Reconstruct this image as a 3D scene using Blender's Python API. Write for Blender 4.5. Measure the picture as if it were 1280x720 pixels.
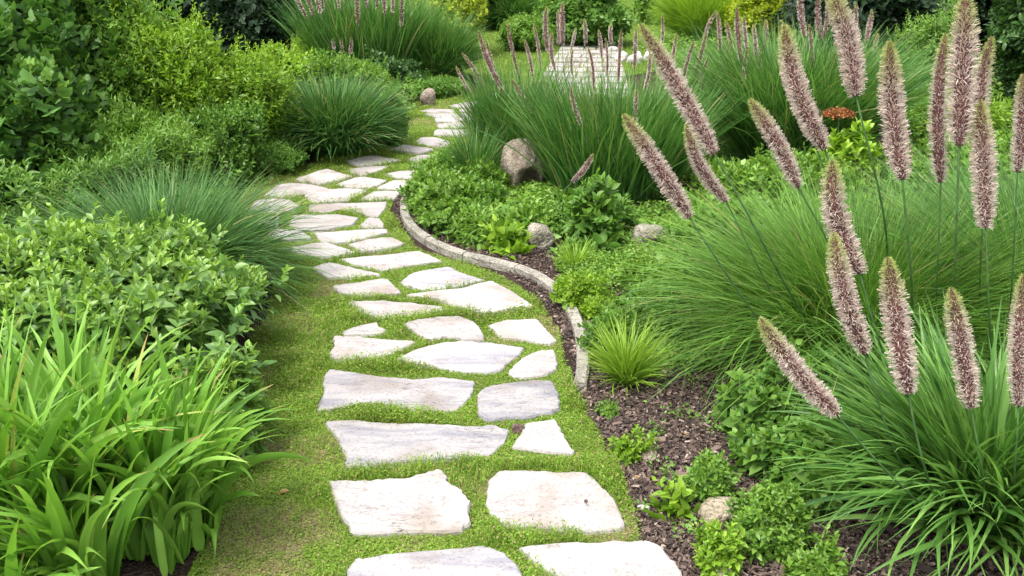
import bpy, math, random
import numpy as np
from mathutils import Vector, noise as mnoise
R = math.radians
rng = np.random.default_rng(11)
random.seed(5)
for o in list(bpy.data.objects):
    bpy.data.objects.remove(o, do_unlink=True)
scene = bpy.context.scene
COL = scene.collection

# ---------------------------------------------------------------- camera, sky, sun, exposure
F = 1108.0                      # focal length in pixels of a 1280 wide frame
PITCH = R(21.6)
EYE = np.array([0.0, 0.0, 1.7])
cam = bpy.data.cameras.new('camera')
cam_o = bpy.data.objects.new('camera', cam); COL.objects.link(cam_o)
cam_o.location = EYE; cam_o.rotation_euler = (R(90) - PITCH, 0, 0)
cam.sensor_width = 36; cam.lens = 36 * F / 1280
cam.clip_start = 0.05; cam.clip_end = 500
scene.camera = cam_o

SUN_EL, SUN_AZ = R(66), R(-135)   # azimuth from +Y towards +X
world = bpy.data.worlds.new('World'); scene.world = world; world.use_nodes = True
wn = world.node_tree.nodes; wl = world.node_tree.links
bg = wn['Background']; bg.inputs['Strength'].default_value = 0.15
sky = wn.new('ShaderNodeTexSky'); sky.sky_type = 'NISHITA'; sky.sun_disc = False
sky.sun_elevation = SUN_EL; sky.sun_rotation = SUN_AZ
sky.air_density = 1.0; sky.dust_density = 4.0; sky.ozone_density = 0.6
hsv = wn.new('ShaderNodeHueSaturation'); hsv.inputs['Saturation'].default_value = .3   # white overcast sky
wl.new(sky.outputs[0], hsv.inputs['Color']); wl.new(hsv.outputs[0], bg.inputs[0])
sd = bpy.data.lights.new('sun', 'SUN'); sd.energy = 1.25; sd.angle = R(14); sd.color = (1, .95, .88)
so = bpy.data.objects.new('sun', sd); COL.objects.link(so)
so.rotation_euler = (R(90) - SUN_EL, 0, -SUN_AZ + math.pi)
scene.view_settings.view_transform = 'Standard'; scene.view_settings.look = 'None'
scene.view_settings.gamma = 1; scene.view_settings.use_curve_mapping = False
scene.view_settings.exposure = 1.42
scene.cycles.max_bounces = 6; scene.cycles.diffuse_bounces = 4; scene.cycles.transmission_bounces = 4

# ---------------------------------------------------------------- geometry of the view -> ground
UPV = np.array([0, math.sin(PITCH), math.cos(PITCH)]); FWD = np.array([0, math.cos(PITCH), -math.sin(PITCH)])
def ray(px, py):
    return np.array([(px - 640) / F, 0, 0]) + UPV * ((360 - py) / F) + FWD
def G(px, py, z=0.0):
    d = ray(px, py); t = (z - EYE[2]) / d[2]
    return EYE + d * t
def P(px, py, depth):
    return EYE + ray(px, py) * depth
def depth_of(p):
    return float((np.asarray(p) - EYE) @ FWD)
def fit(x0, x1, yt, yb, k=0.75):
    """ground centre, half width and height of a plant that is seen between x0..x1, top yt, foot yb"""
    xc = (x0 + x1) / 2
    g = G(xc, yb); half = (x1 - x0) / 2 * depth_of(g) / F
    h2 = g[:2] / np.linalg.norm(g[:2])
    c = g[:2] + h2 * half * k
    dd = np.linalg.norm(c); cen = np.array([c[0], c[1], 0])
    half = (x1 - x0) / 2 * depth_of(cen) / F
    d = ray(xc, yt); t = dd / np.linalg.norm(d[:2])
    return cen, half, max(0.06, (EYE + d * t)[2])

# ---------------------------------------------------------------- mesh helpers
def link(name, me, parent=None, loc=None):
    o = bpy.data.objects.new(name, me); COL.objects.link(o)
    if parent is not None: o.parent = parent
    if loc is not None: o.location = loc
    return o
def tag(o, label=None, cat=None, group=None, kind=None):
    if label: o['label'] = label
    if cat: o['category'] = cat
    if group: o['group'] = group
    if kind: o['kind'] = kind
    elif cat: o['kind'] = 'thing'
    return o
def empty(name, loc, label, cat, group=None):
    o = bpy.data.objects.new(name, None); COL.objects.link(o); o.location = loc
    o.empty_display_size = .1
    return tag(o, label, cat, group)
def build(name, parts, mats, parent=None, loc=(0, 0, 0), smooth=True):
    """parts: list of (V(n,3), F(m,k), age(n) or None, material index); ONE mesh object"""
    if not isinstance(mats, (list, tuple)): mats = [mats]
    nv = 0; VV = []; LL = []; LS = []; AG = []; MI = []; ls = 0
    for p in parts:
        V, Fc = p[0], p[1]
        if len(V) == 0: continue
        ag = p[2] if len(p) > 2 and p[2] is not None else np.zeros(len(V))
        mi = p[3] if len(p) > 3 else 0
        VV.append(V); AG.append(ag)
        LL.append((Fc + nv).ravel()); k = Fc.shape[1]
        LS.append(ls + np.arange(len(Fc)) * k); ls += len(Fc) * k
        MI.append(np.full(len(Fc), mi)); nv += len(V)
    V = np.concatenate(VV).astype(np.float32) - np.asarray(loc, np.float32)
    L = np.concatenate(LL).astype(np.int32); S = np.concatenate(LS).astype(np.int32)
    me = bpy.data.meshes.new(name)
    me.vertices.add(len(V)); me.vertices.foreach_set('co', V.ravel())
    me.loops.add(len(L)); me.loops.foreach_set('vertex_index', L)
    me.polygons.add(len(S)); me.polygons.foreach_set('loop_start', S)
    for m in mats: me.materials.append(m)
    if len(mats) > 1: me.polygons.foreach_set('material_index', np.concatenate(MI).astype(np.int32))
    me.polygons.foreach_set('use_smooth', np.full(len(S), smooth))
    a = me.attributes.new('age', 'FLOAT', 'POINT'); a.data.foreach_set('value', np.concatenate(AG).astype(np.float32))
    me.update(calc_edges=True)
    o = link(name, me, parent)
    if parent is None: o.location = loc
    return o

def norm(a):
    return a / np.maximum(np.linalg.norm(a, axis=-1, keepdims=True), 1e-9)
def blades(root, az, L, t0, bend, w, n=5, fold=0.0, twist=None, power=1.2, strap=False, side=None):
    """grass blades as curved tapering strips"""
    N = len(root); c = 3 if fold else 2
    s = np.linspace(0, 1, n + 1); sm = (s[1:] + s[:-1]) / 2
    th = t0[:, None] + bend[:, None] * sm[None] ** power
    th = np.minimum(th, 2.75)
    ds = (L / n)[:, None]
    dr = np.concatenate([np.zeros((N, 1)), np.cumsum(np.sin(th) * ds, 1)], 1)
    dz = np.concatenate([np.zeros((N, 1)), np.cumsum(np.cos(th) * ds, 1)], 1)
    a = az[:, None] + (0 if side is None else side[:, None] * s[None])
    ca, sa = np.cos(a), np.sin(a)
    cen = np.stack([root[:, :1] + ca * dr, root[:, 1:2] + sa * dr, np.maximum(root[:, 2:3] + dz, 0.012 + 0 * dz)], -1)
    thv = np.concatenate([th[:, :1], (th[:, 1:] + th[:, :-1]) / 2, th[:, -1:]], 1)
    sid = np.stack([-sa, ca, 0 * sa], -1)
    nrm = np.stack([-ca * np.cos(thv), -sa * np.cos(thv), np.sin(thv)], -1)
    if twist is not None:
        tw = (twist[:, None] * (0.3 + s[None]))[..., None]
        sid, nrm = sid * np.cos(tw) + nrm * np.sin(tw), nrm * np.cos(tw) - sid * np.sin(tw)
    prof = np.minimum(1, s * 5 + .55) * (1 - s ** (3.2 if strap else 2.0)) + .03
    W = (w[:, None] * prof[None] / 2)[..., None]
    if fold:
        V = np.stack([cen - sid * W, cen - nrm * W * fold, cen + sid * W], 2)
    else:
        V = np.stack([cen - sid * W, cen + sid * W], 2)
    V = V.reshape(-1, 3)
    f = []
    for i in range(n):
        for j in range(c - 1):
            q = i * c + j
            f.append((q, q + 1, q + 1 + c, q + c))
    f = np.array(f); Fc = (np.arange(N)[:, None, None] * ((n + 1) * c) + f[None]).reshape(-1, 4)
    age = np.broadcast_to(s[None, :, None], (N, n + 1, c)).reshape(-1)
    return V, Fc, age

# leaf templates: x across, y along, z out of the face
def leaf_template(ts, ws, fold=.25, curl=.25, cup=0.0):
    v = []
    for t, w in zip(ts, ws):
        zc = -curl * t * t
        v += [(-w, t, zc + fold * w), (0, t, zc - cup * w), (w, t, zc + fold * w)]
    f = []
    for i in range(len(ts) - 1):
        q = i * 3
        f += [(q, q + 1, q + 4, q + 3), (q + 1, q + 2, q + 5, q + 4)]
    return np.array(v, float), np.array(f)
T_OVATE = leaf_template([0, .22, .5, .78, 1], [.02, .2, .27, .17, .015], .35, .3)
T_BROAD = leaf_template([0, .18, .42, .7, 1], [.03, .3, .4, .28, .02], .3, .35)
T_LANCE = leaf_template([0, .3, .65, 1], [.02, .13, .12, .01], .4, .35)
T_SMALL = (np.array([(0, 0, 0), (.3, .5, .1), (0, 1, -.15), (-.3, .5, .1)], float), np.array([(0, 1, 2, 3)]))
T_NARROW = (np.array([(0, 0, 0), (.14, .5, .06), (0, 1, -.2), (-.14, .5, .06)], float), np.array([(0, 1, 2, 3)]))
def lobed():
    v = [(0, 0, 0)]; n = 15; f = []
    for i in range(n):
        a = -2.5 + 5.0 * i / (n - 1)
        r = .3 + .38 * abs(math.cos(a * 1.5)) ** .8 + (.14 if i == 7 else 0)
        v.append((math.sin(a) * r, .4 + math.cos(a) * r * .95 - .12, .1 * r * math.cos(3 * a) - .12 * r))
    for i in range(1, n): f.append((0, i, i + 1, i + 1))
    return np.array(v, float), np.array([(0, i, i + 1) for i in range(1, n)])
T_LOBED = lobed()
def leaves(pos, d, up, size, T, age=None, wscale=1.0):
    tv, tf = T; N = len(pos)
    y = norm(d); x = norm(np.cross(y, up)); z = np.cross(x, y)
    sz = np.asarray(size)[:, None, None]
    V = pos[:, None] + sz * (tv[None, :, :1] * wscale * x[:, None] + tv[None, :, 1:2] * y[:, None] + tv[None, :, 2:] * z[:, None])
    Fc = (np.arange(N)[:, None, None] * len(tv) + tf[None]).reshape(-1, tf.shape[1])
    ag = np.repeat(age if age is not None else np.zeros(N), len(tv))
    return V.reshape(-1, 3), Fc, ag
def tubes(paths, radii, k=5):
    """paths (N,m,3), radii (N,m) or (m,)"""
    paths = np.asarray(paths, float); N, m, _ = paths.shape
    rad = np.broadcast_to(np.asarray(radii, float), (N, m))
    t = np.gradient(paths, axis=1); t = norm(t)
    ref = np.zeros_like(t); ref[..., 0] = .83; ref[..., 1] = .55; ref[..., 2] = .12
    a = norm(np.cross(t, ref)); b = np.cross(t, a)
    an = np.arange(k) * 2 * math.pi / k
    V = paths[:, :, None] + rad[..., None, None] * (np.cos(an)[None, None, :, None] * a[:, :, None] + np.sin(an)[None, None, :, None] * b[:, :, None])
    f = []
    for i in range(m - 1):
        for j in range(k):
            f.append((i * k + j, i * k + (j + 1) % k, (i + 1) * k + (j + 1) % k, (i + 1) * k + j))
    f = np.array(f); Fc = (np.arange(N)[:, None, None] * (m * k) + f[None]).reshape(-1, 4)
    return V.reshape(-1, 3), Fc, None
def inpoly(x, y, poly):
    poly = np.asarray(poly); ins = np.zeros(len(x), bool); j = len(poly) - 1
    for i in range(len(poly)):
        xi, yi = poly[i][:2]; xj, yj = poly[j][:2]
        with np.errstate(divide='ignore', invalid='ignore'):
            c = ((yi > y) != (yj > y)) & (x < (xj - xi) * (y - yi) / (yj - yi + 1e-12) + xi)
        ins ^= c; j = i
    return ins
def vnoise(x, y, scale, seed=0):
    """smooth value noise 0..1"""
    r = np.random.default_rng(seed); tab = r.random((64, 64))
    u = x * scale + 1000.3; v = y * scale + 1000.7
    i = np.floor(u).astype(int); j = np.floor(v).astype(int); fu = u - i; fv = v - j
    fu = fu * fu * (3 - 2 * fu); fv = fv * fv * (3 - 2 * fv)
    g = lambda a, b: tab[a % 64, b % 64]
    return (g(i, j) * (1 - fu) + g(i + 1, j) * fu) * (1 - fv) + (g(i, j + 1) * (1 - fu) + g(i + 1, j + 1) * fu) * fv

# ---------------------------------------------------------------- materials
def newmat(name):
    m = bpy.data.materials.new(name); m.use_nodes = True
    nt = m.node_tree; nt.nodes.clear()
    out = nt.nodes.new('ShaderNodeOutputMaterial')
    return m, nt, nt.nodes, nt.links, out
def ramp(nd, cols, pos=None):
    r = nd.new('ShaderNodeValToRGB'); cr = r.color_ramp
    n = len(cols); pos = pos or [i / (n - 1) for i in range(n)]
    while len(cr.elements) < n: cr.elements.new(.5)
    for e, c, p in zip(cr.elements, cols, pos):
        e.position = p; e.color = (c[0], c[1], c[2], 1)
    return r
def mixc(nd, lk, fac, a, b, mode='MIX'):
    m = nd.new('ShaderNodeMix'); m.data_type = 'RGBA'; m.blend_type = mode
    for s, v in ((m.inputs['Factor'], fac), (m.inputs['A'], a), (m.inputs['B'], b)):
        if isinstance(v, (int, float)): s.default_value = v
        elif isinstance(v, (tuple, list)): s.default_value = (*v[:3], 1)
        else: lk.new(v, s)
    return m.outputs['Result']
def leafmat(name, cols, trans=.28, rough=.45, spec=.4, young=None, yfrom=.5, dead=None, deadp=.03, tip=None):
    m, nt, nd, lk, out = newmat(name)
    geo = nd.new('ShaderNodeNewGeometry')
    r = ramp(nd, cols); lk.new(geo.outputs['Random Per Island'], r.inputs[0])
    col = r.outputs[0]
    tc = nd.new('ShaderNodeTexCoord'); nz = nd.new('ShaderNodeTexNoise'); nz.inputs['Scale'].default_value = 4.5
    lk.new(tc.outputs['Object'], nz.inputs['Vector'])
    hs = nd.new('ShaderNodeHueSaturation')
    mr = nd.new('ShaderNodeMapRange'); mr.inputs['From Min'].default_value = .3; mr.inputs['From Max'].default_value = .7
    mr.inputs['To Min'].default_value = .78; mr.inputs['To Max'].default_value = 1.22
    lk.new(nz.outputs[0], mr.inputs[0]); lk.new(mr.outputs[0], hs.inputs['Value']); lk.new(col, hs.inputs['Color'])
    col = hs.outputs[0]
    if young:
        at = nd.new('ShaderNodeAttribute'); at.attribute_name = 'age'
        mr2 = nd.new('ShaderNodeMapRange'); mr2.inputs['From Min'].default_value = yfrom; mr2.inputs['From Max'].default_value = 1.0
        lk.new(at.outputs['Fac'], mr2.inputs[0])
        col = mixc(nd, lk, mr2.outputs[0], col, young)
    if dead:
        w = nd.new('ShaderNodeTexWhiteNoise'); w.noise_dimensions = '1D'; lk.new(geo.outputs['Random Per Island'], w.inputs['W'])
        lt = nd.new('ShaderNodeMath'); lt.operation = 'LESS_THAN'; lt.inputs[1].default_value = deadp
        lk.new(w.outputs[0], lt.inputs[0]); col = mixc(nd, lk, lt.outputs[0], col, dead)
    if tip:
        at2 = nd.new('ShaderNodeAttribute'); at2.attribute_name = 'age'
        w2 = nd.new('ShaderNodeTexWhiteNoise'); w2.noise_dimensions = '1D'; lk.new(geo.outputs['Random Per Island'], w2.inputs['W'])
        m2 = nd.new('ShaderNodeMath'); m2.operation = 'MULTIPLY_ADD'; m2.inputs[1].default_value = .3; m2.inputs[2].default_value = .88; lk.new(w2.outputs[0], m2.inputs[0])
        m3 = nd.new('ShaderNodeMath'); m3.operation = 'SUBTRACT'; lk.new(at2.outputs['Fac'], m3.inputs[0]); lk.new(m2.outputs[0], m3.inputs[1])
        m4 = nd.new('ShaderNodeMath'); m4.operation = 'MULTIPLY'; m4.use_clamp = True; m4.inputs[1].default_value = 14; lk.new(m3.outputs[0], m4.inputs[0])
        col = mixc(nd, lk, m4.outputs[0], col, tip)
    b = nd.new('ShaderNodeBsdfPrincipled'); lk.new(col, b.inputs['Base Color'])
    b.inputs['Roughness'].default_value = rough; b.inputs['Specular IOR Level'].default_value = spec
    tr = nd.new('ShaderNodeBsdfTranslucent')
    tcol = mixc(nd, lk, .75, col, (1.0, 1.0, .45), 'MULTIPLY')
    h2 = nd.new('ShaderNodeHueSaturation'); h2.inputs['Value'].default_value = 1.7; lk.new(tcol, h2.inputs['Color'])
    lk.new(h2.outputs[0], tr.inputs[0])
    mx = nd.new('ShaderNodeMixShader'); mx.inputs[0].default_value = trans
    lk.new(b.outputs[0], mx.inputs[1]); lk.new(tr.outputs[0], mx.inputs[2]); lk.new(mx.outputs[0], out.inputs[0])
    return m
def plainmat(name, col, rough=.7, var=.0, spec=.3):
    m, nt, nd, lk, out = newmat(name)
    b = nd.new('ShaderNodeBsdfPrincipled'); b.inputs['Roughness'].default_value = rough
    b.inputs['Specular IOR Level'].default_value = spec
    tc = nd.new('ShaderNodeTexCoord'); nz = nd.new('ShaderNodeTexNoise'); nz.inputs['Scale'].default_value = 25
    nz.inputs['Detail'].default_value = 5
    lk.new(tc.outputs['Object'], nz.inputs['Vector'])
    r = ramp(nd, [[c * .6 for c in col], col, [min(1, c * 1.4) for c in col]], [.3, .5, .7]); lk.new(nz.outputs[0], r.inputs[0])
    lk.new(r.outputs[0], b.inputs['Base Color']); lk.new(b.outputs[0], out.inputs[0])
    return m

M = {}
M['strap'] = leafmat('strap_leaf', [(.10, .23, .026), (.16, .34, .042), (.25, .45, .075)], .3, .45, .35, tip=(.36, .25, .1), dead=(.36, .42, .1), deadp=.012)
M['hydrangea'] = leafmat('serrated_leaf', [(.07, .165, .03), (.115, .235, .043), (.17, .3, .065)], .25, .42, .5, (.26, .42, .05), .3)
M['bluegrass'] = leafmat('dark_fountain_blade', [(.028, .092, .024), (.06, .158, .036), (.16, .30, .085)], .22, .5, .2, dead=(.34, .3, .14), deadp=.02, tip=(.3, .29, .12))
M['midgrass'] = leafmat('fountain_blade', [(.034, .112, .024), (.07, .188, .034), (.18, .33, .085)], .25, .48, .32, dead=(.36, .31, .14), deadp=.03, tip=(.34, .3, .12))
M['limegrass'] = leafmat('lime_blade', [(.13, .25, .02), (.22, .37, .035), (.33, .48, .075)], .3, .42, .4)
M['palegrass'] = leafmat('pale_fine_blade', [(.055, .155, .022), (.11, .24, .034), (.22, .38, .075)], .28, .5, .3, dead=(.38, .34, .15), deadp=.025, tip=(.34, .31, .12))
M['dark'] = leafmat('dark_leaf', [(.028, .08, .018), (.05, .125, .024), (.085, .175, .042)], .22, .4, .45, (.08, .17, .03), .6)
M['lobed'] = leafmat('lobed_leaf', [(.045, .12, .02), (.075, .18, .03), (.12, .25, .055)], .25, .48, .35, (.16, .3, .04), .55)
M['coarse'] = leafmat('coarse_blade', [(.055, .15, .028), (.10, .23, .042), (.2, .36, .085)], .25, .42, .4)
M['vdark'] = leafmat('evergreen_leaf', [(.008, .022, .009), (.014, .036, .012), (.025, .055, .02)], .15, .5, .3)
M['lime'] = leafmat('lime_leaf', [(.11, .22, .016), (.18, .33, .025), (.27, .42, .04)], .3, .45, .4, (.3, .44, .05), .55)
M['mid'] = leafmat('mid_leaf', [(.06, .155, .022), (.10, .22, .032), (.16, .29, .055)], .28, .45, .4, (.17, .31, .04), .5)
M['cover'] = leafmat('creeping_leaf', [(.075, .18, .02), (.13, .26, .032), (.19, .33, .055)], .28, .45, .4, (.19, .33, .04), .5)
M['yellow'] = leafmat('yellow_leaf', [(.2, .29, .015), (.31, .4, .02), (.4, .46, .05)], .3, .45, .4)
M['turf'] = leafmat('turf_blade', [(.10, .2, .018), (.17, .29, .028), (.26, .37, .055)], .3, .5, .3, dead=(.34, .26, .13), deadp=.1)
M['lawn'] = leafmat('lawn_blade', [(.12, .21, .02), (.18, .28, .03), (.25, .35, .05)], .3, .5, .3)
M['stem'] = plainmat('green_stem', (.05, .11, .03), .5)
M['wood'] = plainmat('twig_bark', (.05, .036, .022), .85)
M['core'] = plainmat('spike_core', (.075, .03, .027), .9)
def floretmat(name, cols):
    m, nt, nd, lk, out = newmat(name)
    geo = nd.new('ShaderNodeNewGeometry')
    r = ramp(nd, cols, [0, .25, .65, 1]); lk.new(geo.outputs['Random Per Island'], r.inputs[0])
    at = nd.new('ShaderNodeAttribute'); at.attribute_name = 'age'
    mr = nd.new('ShaderNodeMapRange'); mr.inputs['From Min'].default_value = .62; mr.inputs['From Max'].default_value = .95
    lk.new(at.outputs['Fac'], mr.inputs[0])
    c = mixc(nd, lk, mr.outputs[0], r.outputs[0], (.42, .46, .14))
    b = nd.new('ShaderNodeBsdfPrincipled'); b.inputs['Roughness'].default_value = .7; lk.new(c, b.inputs['Base Color'])
    tr = nd.new('ShaderNodeBsdfTranslucent'); lk.new(c, tr.inputs[0])
    mx = nd.new('ShaderNodeMixShader'); mx.inputs[0].default_value = .3
    lk.new(b.outputs[0], mx.inputs[1]); lk.new(tr.outputs[0], mx.inputs[2]); lk.new(mx.outputs[0], out.inputs[0])
    return m
M['floret'] = floretmat('spike_floret', [(.5, .38, .32), (.72, .62, .54), (.82, .74, .66), (.9, .85, .78)])
M['filament'] = floretmat('spike_filament', [(.34, .23, .19), (.54, .43, .36), (.68, .58, .5), (.8, .72, .64)])
def stonemat(name, c1, c2, vein):
    m, nt, nd, lk, out = newmat(name)
    tc = nd.new('ShaderNodeTexCoord'); oi = nd.new('ShaderNodeObjectInfo')
    cm = nd.new('ShaderNodeCombineXYZ'); mu = nd.new('ShaderNodeMath'); mu.operation = 'MULTIPLY'; mu.inputs[1].default_value = 37
    lk.new(oi.outputs['Random'], mu.inputs[0])
    for i in range(3): lk.new(mu.outputs[0], cm.inputs[i])
    ad = nd.new('ShaderNodeVectorMath'); lk.new(tc.outputs['Object'], ad.inputs[0]); lk.new(cm.outputs[0], ad.inputs[1])
    mp = nd.new('ShaderNodeMapping'); mp.inputs['Scale'].default_value = (2.2, 9, 3); mp.inputs['Rotation'].default_value = (0, 0, .12)
    lk.new(ad.outputs[0], mp.inputs[0])
    n1 = nd.new('ShaderNodeTexNoise'); n1.inputs['Scale'].default_value = 1.6; n1.inputs['Detail'].default_value = 6; n1.inputs['Roughness'].default_value = .6
    n1.inputs['Distortion'].default_value = .6
    lk.new(mp.outputs[0], n1.inputs[0])
    r1 = ramp(nd, [c2, c1, c1], [.36, .54, 1]); lk.new(n1.outputs[0], r1.inputs[0])
    n2 = nd.new('ShaderNodeTexNoise'); n2.inputs['Scale'].default_value = 3.2; n2.inputs['Detail'].default_value = 8; n2.inputs['Distortion'].default_value = 1.1
    lk.new(mp.outputs[0], n2.inputs[0])
    r2 = ramp(nd, [(0, 0, 0), (1, 1, 1), (0, 0, 0)], [.485, .5, .515]); lk.new(n2.outputs[0], r2.inputs[0])
    n3 = nd.new('ShaderNodeTexNoise'); n3.inputs['Scale'].default_value = 2.4; lk.new(ad.outputs[0], n3.inputs[0])
    g3 = ramp(nd, [(0, 0, 0), (1, 1, 1)], [.52, .66]); lk.new(n3.outputs[0], g3.inputs[0])
    mm = nd.new('ShaderNodeMath'); mm.operation = 'MULTIPLY'; lk.new(r2.outputs[0], mm.inputs[0]); lk.new(g3.outputs[0], mm.inputs[1])
    mm2 = nd.new('ShaderNodeMath'); mm2.operation = 'MULTIPLY'; mm2.inputs[1].default_value = .75; lk.new(mm.outputs[0], mm2.inputs[0])
    c = mixc(nd, lk, mm2.outputs[0], r1.outputs[0], vein)
    # fine speckle, warm dirt
    n4 = nd.new('ShaderNodeTexNoise'); n4.inputs['Scale'].default_value = 90; n4.inputs['Detail'].default_value = 3; lk.new(ad.outputs[0], n4.inputs[0])
    r4 = ramp(nd, [(.55, .5, .45), (1, 1, 1)], [.3, .48]); lk.new(n4.outputs[0], r4.inputs[0])
    c = mixc(nd, lk, .55, c, r4.outputs[0], 'MULTIPLY')
    n5 = nd.new('ShaderNodeTexNoise'); n5.inputs['Scale'].default_value = 5; n5.inputs['Detail'].default_value = 6; lk.new(ad.outputs[0], n5.inputs[0])
    r5 = ramp(nd, [(.62, .54, .44), (1, 1, 1)], [.33, .5]); lk.new(n5.outputs[0], r5.inputs[0])
    c = mixc(nd, lk, .6, c, r5.outputs[0], 'MULTIPLY')
    ov = nd.new('ShaderNodeMapRange'); ov.inputs['To Min'].default_value = .86; ov.inputs['To Max'].default_value = 1.1; lk.new(oi.outputs['Random'], ov.inputs[0])
    oh = nd.new('ShaderNodeHueSaturation'); lk.new(ov.outputs[0], oh.inputs['Value']); lk.new(c, oh.inputs['Color']); c = oh.outputs[0]
    b = nd.new('ShaderNodeBsdfPrincipled'); b.inputs['Roughness'].default_value = .8; b.inputs['Specular IOR Level'].default_value = .25
    lk.new(c, b.inputs['Base Color'])
    bp = nd.new('ShaderNodeBump'); bp.inputs['Strength'].default_value = .45; bp.inputs['Distance'].default_value = .012
    ha = nd.new('ShaderNodeMath'); ha.operation = 'SUBTRACT'; lk.new(n1.outputs[0], ha.inputs[0]); lk.new(mm.outputs[0], ha.inputs[1])
    hb = nd.new('ShaderNodeMath'); hb.operation = 'MULTIPLY_ADD'; hb.inputs[1].default_value = .25
    lk.new(n4.outputs[0], hb.inputs[0]); lk.new(ha.outputs[0], hb.inputs[2])
    lk.new(hb.outputs[0], bp.inputs['Height']); lk.new(bp.outputs[0], b.inputs['Normal'])
    lk.new(b.outputs[0], out.inputs[0])
    return m
M['slab_pink'] = stonemat('pale_pink_flagstone', (.40, .37, .355), (.345, .32, .32), (.07, .055, .05))
M['slab_grey'] = stonemat('pale_grey_flagstone', (.375, .355, .355), (.245, .24, .268), (.07, .065, .065))
def rockmat(name, cols, sc=14):
    m, nt, nd, lk, out = newmat(name)
    tc = nd.new('ShaderNodeTexCoord')
    n1 = nd.new('ShaderNodeTexNoise'); n1.inputs['Scale'].default_value = sc; n1.inputs['Detail'].default_value = 9; n1.inputs['Roughness'].default_value = .65
    lk.new(tc.outputs['Object'], n1.inputs[0])
    r = ramp(nd, cols, [.3, .45, .58, .72]); lk.new(n1.outputs[0], r.inputs[0])
    n2 = nd.new('ShaderNodeTexNoise'); n2.inputs['Scale'].default_value = 80; n2.inputs['Detail'].default_value = 4; lk.new(tc.outputs['Object'], n2.inputs[0])
    r2 = ramp(nd, [(.35, .33, .3), (1, 1, 1)], [.35, .5]); lk.new(n2.outputs[0], r2.inputs[0])
    c = mixc(nd, lk, .7, r.outputs[0], r2.outputs[0], 'MULTIPLY')
    b = nd.new('ShaderNodeBsdfPrincipled'); b.inputs['Roughness'].default_value = .9; lk.new(c, b.inputs['Base Color'])
    bp = nd.new('ShaderNodeBump'); bp.inputs['Strength'].default_value = .8; bp.inputs['Distance'].default_value = .02
    lk.new(n2.outputs[0], bp.inputs['Height']); lk.new(bp.outputs[0], b.inputs['Normal']); lk.new(b.outputs[0], out.inputs[0])
    return m
M['rock'] = rockmat('brown_boulder', [(.12, .09, .065), (.25, .2, .155), (.36, .3, .24), (.45, .39, .32)])
M['rock_grey'] = rockmat('grey_lichen_rock', [(.1, .1, .06), (.22, .2, .15), (.34, .31, .26), (.5, .47, .42)])
M['rock_tan'] = rockmat('tan_rock', [(.2, .16, .1), (.33, .28, .2), (.43, .37, .28), (.5, .45, .36)], 9)
M['rock_red'] = rockmat('red_brown_rock', [(.06, .035, .03), (.11, .07, .06), (.17, .11, .09), (.25, .19, .16)], 20)
M['kerb'] = rockmat('weathered_kerb', [(.16, .145, .115), (.27, .25, .21), (.36, .335, .285), (.43, .4, .35)], 11)
M['pale_stone'] = rockmat('pale_bed_stone', [(.45, .42, .38), (.6, .56, .52), (.7, .67, .63), (.78, .76, .73)], 8)

def groundmat(name, cols, pos, sc=6, fine=120, bump=.02, grown=None):
    m, nt, nd, lk, out = newmat(name)
    tc = nd.new('ShaderNodeTexCoord')
    n1 = nd.new('ShaderNodeTexNoise'); n1.inputs['Scale'].default_value = sc; n1.inputs['Detail'].default_value = 10; n1.inputs['Roughness'].default_value = .7
    lk.new(tc.outputs['Object'], n1.inputs[0])
    r = ramp(nd, cols, pos); lk.new(n1.outputs[0], r.inputs[0])
    n2 = nd.new('ShaderNodeTexVoronoi'); n2.inputs['Scale'].default_value = fine; lk.new(tc.outputs['Object'], n2.inputs[0])
    c0 = r.outputs[0]
    if grown:
        at = nd.new('ShaderNodeAttribute'); at.attribute_name = 'age'
        gr = nd.new('ShaderNodeMapRange'); gr.inputs['From Min'].default_value = .08; gr.inputs['From Max'].default_value = .45
        lk.new(at.outputs['Fac'], gr.inputs[0]); c0 = mixc(nd, lk, gr.outputs[0], c0, grown)
    hs = nd.new('ShaderNodeHueSaturation'); lk.new(c0, hs.inputs['Color'])
    mr = nd.new('ShaderNodeMapRange'); mr.inputs['To Min'].default_value = .55; mr.inputs['To Max'].default_value = 1.5
    sp = nd.new('ShaderNodeSeparateColor'); lk.new(n2.outputs['Color'], sp.inputs[0]); lk.new(sp.outputs[0], mr.inputs[0]); lk.new(mr.outputs[0], hs.inputs['Value'])
    b = nd.new('ShaderNodeBsdfPrincipled'); b.inputs['Roughness'].default_value = .95; b.inputs['Specular IOR Level'].default_value = .15
    lk.new(hs.outputs[0], b.inputs['Base Color'])
    bp = nd.new('ShaderNodeBump'); bp.inputs['Strength'].default_value = .9; bp.inputs['Distance'].default_value = bump
    lk.new(n2.outputs['Distance'], bp.inputs['Height']); lk.new(bp.outputs[0], b.inputs['Normal']); lk.new(b.outputs[0], out.inputs[0])
    return m
M['soil'] = groundmat('dark_mulch_soil', [(.028, .018, .014), (.055, .036, .028), (.1, .07, .055)], [.3, .5, .72])
M['verge'] = groundmat('mossy_verge', [(.14, .095, .055), (.2, .15, .08), (.26, .2, .12)], [.3, .5, .7], 9, 170, .008, grown=(.13, .2, .03))
M['lawnbase'] = groundmat('lawn_ground', [(.07, .13, .016), (.1, .17, .022), (.13, .2, .03)], [.3, .5, .7], 2, 90)
M['pavebase'] = plainmat('pale_mortar', (.2, .18, .14), .9)
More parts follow.
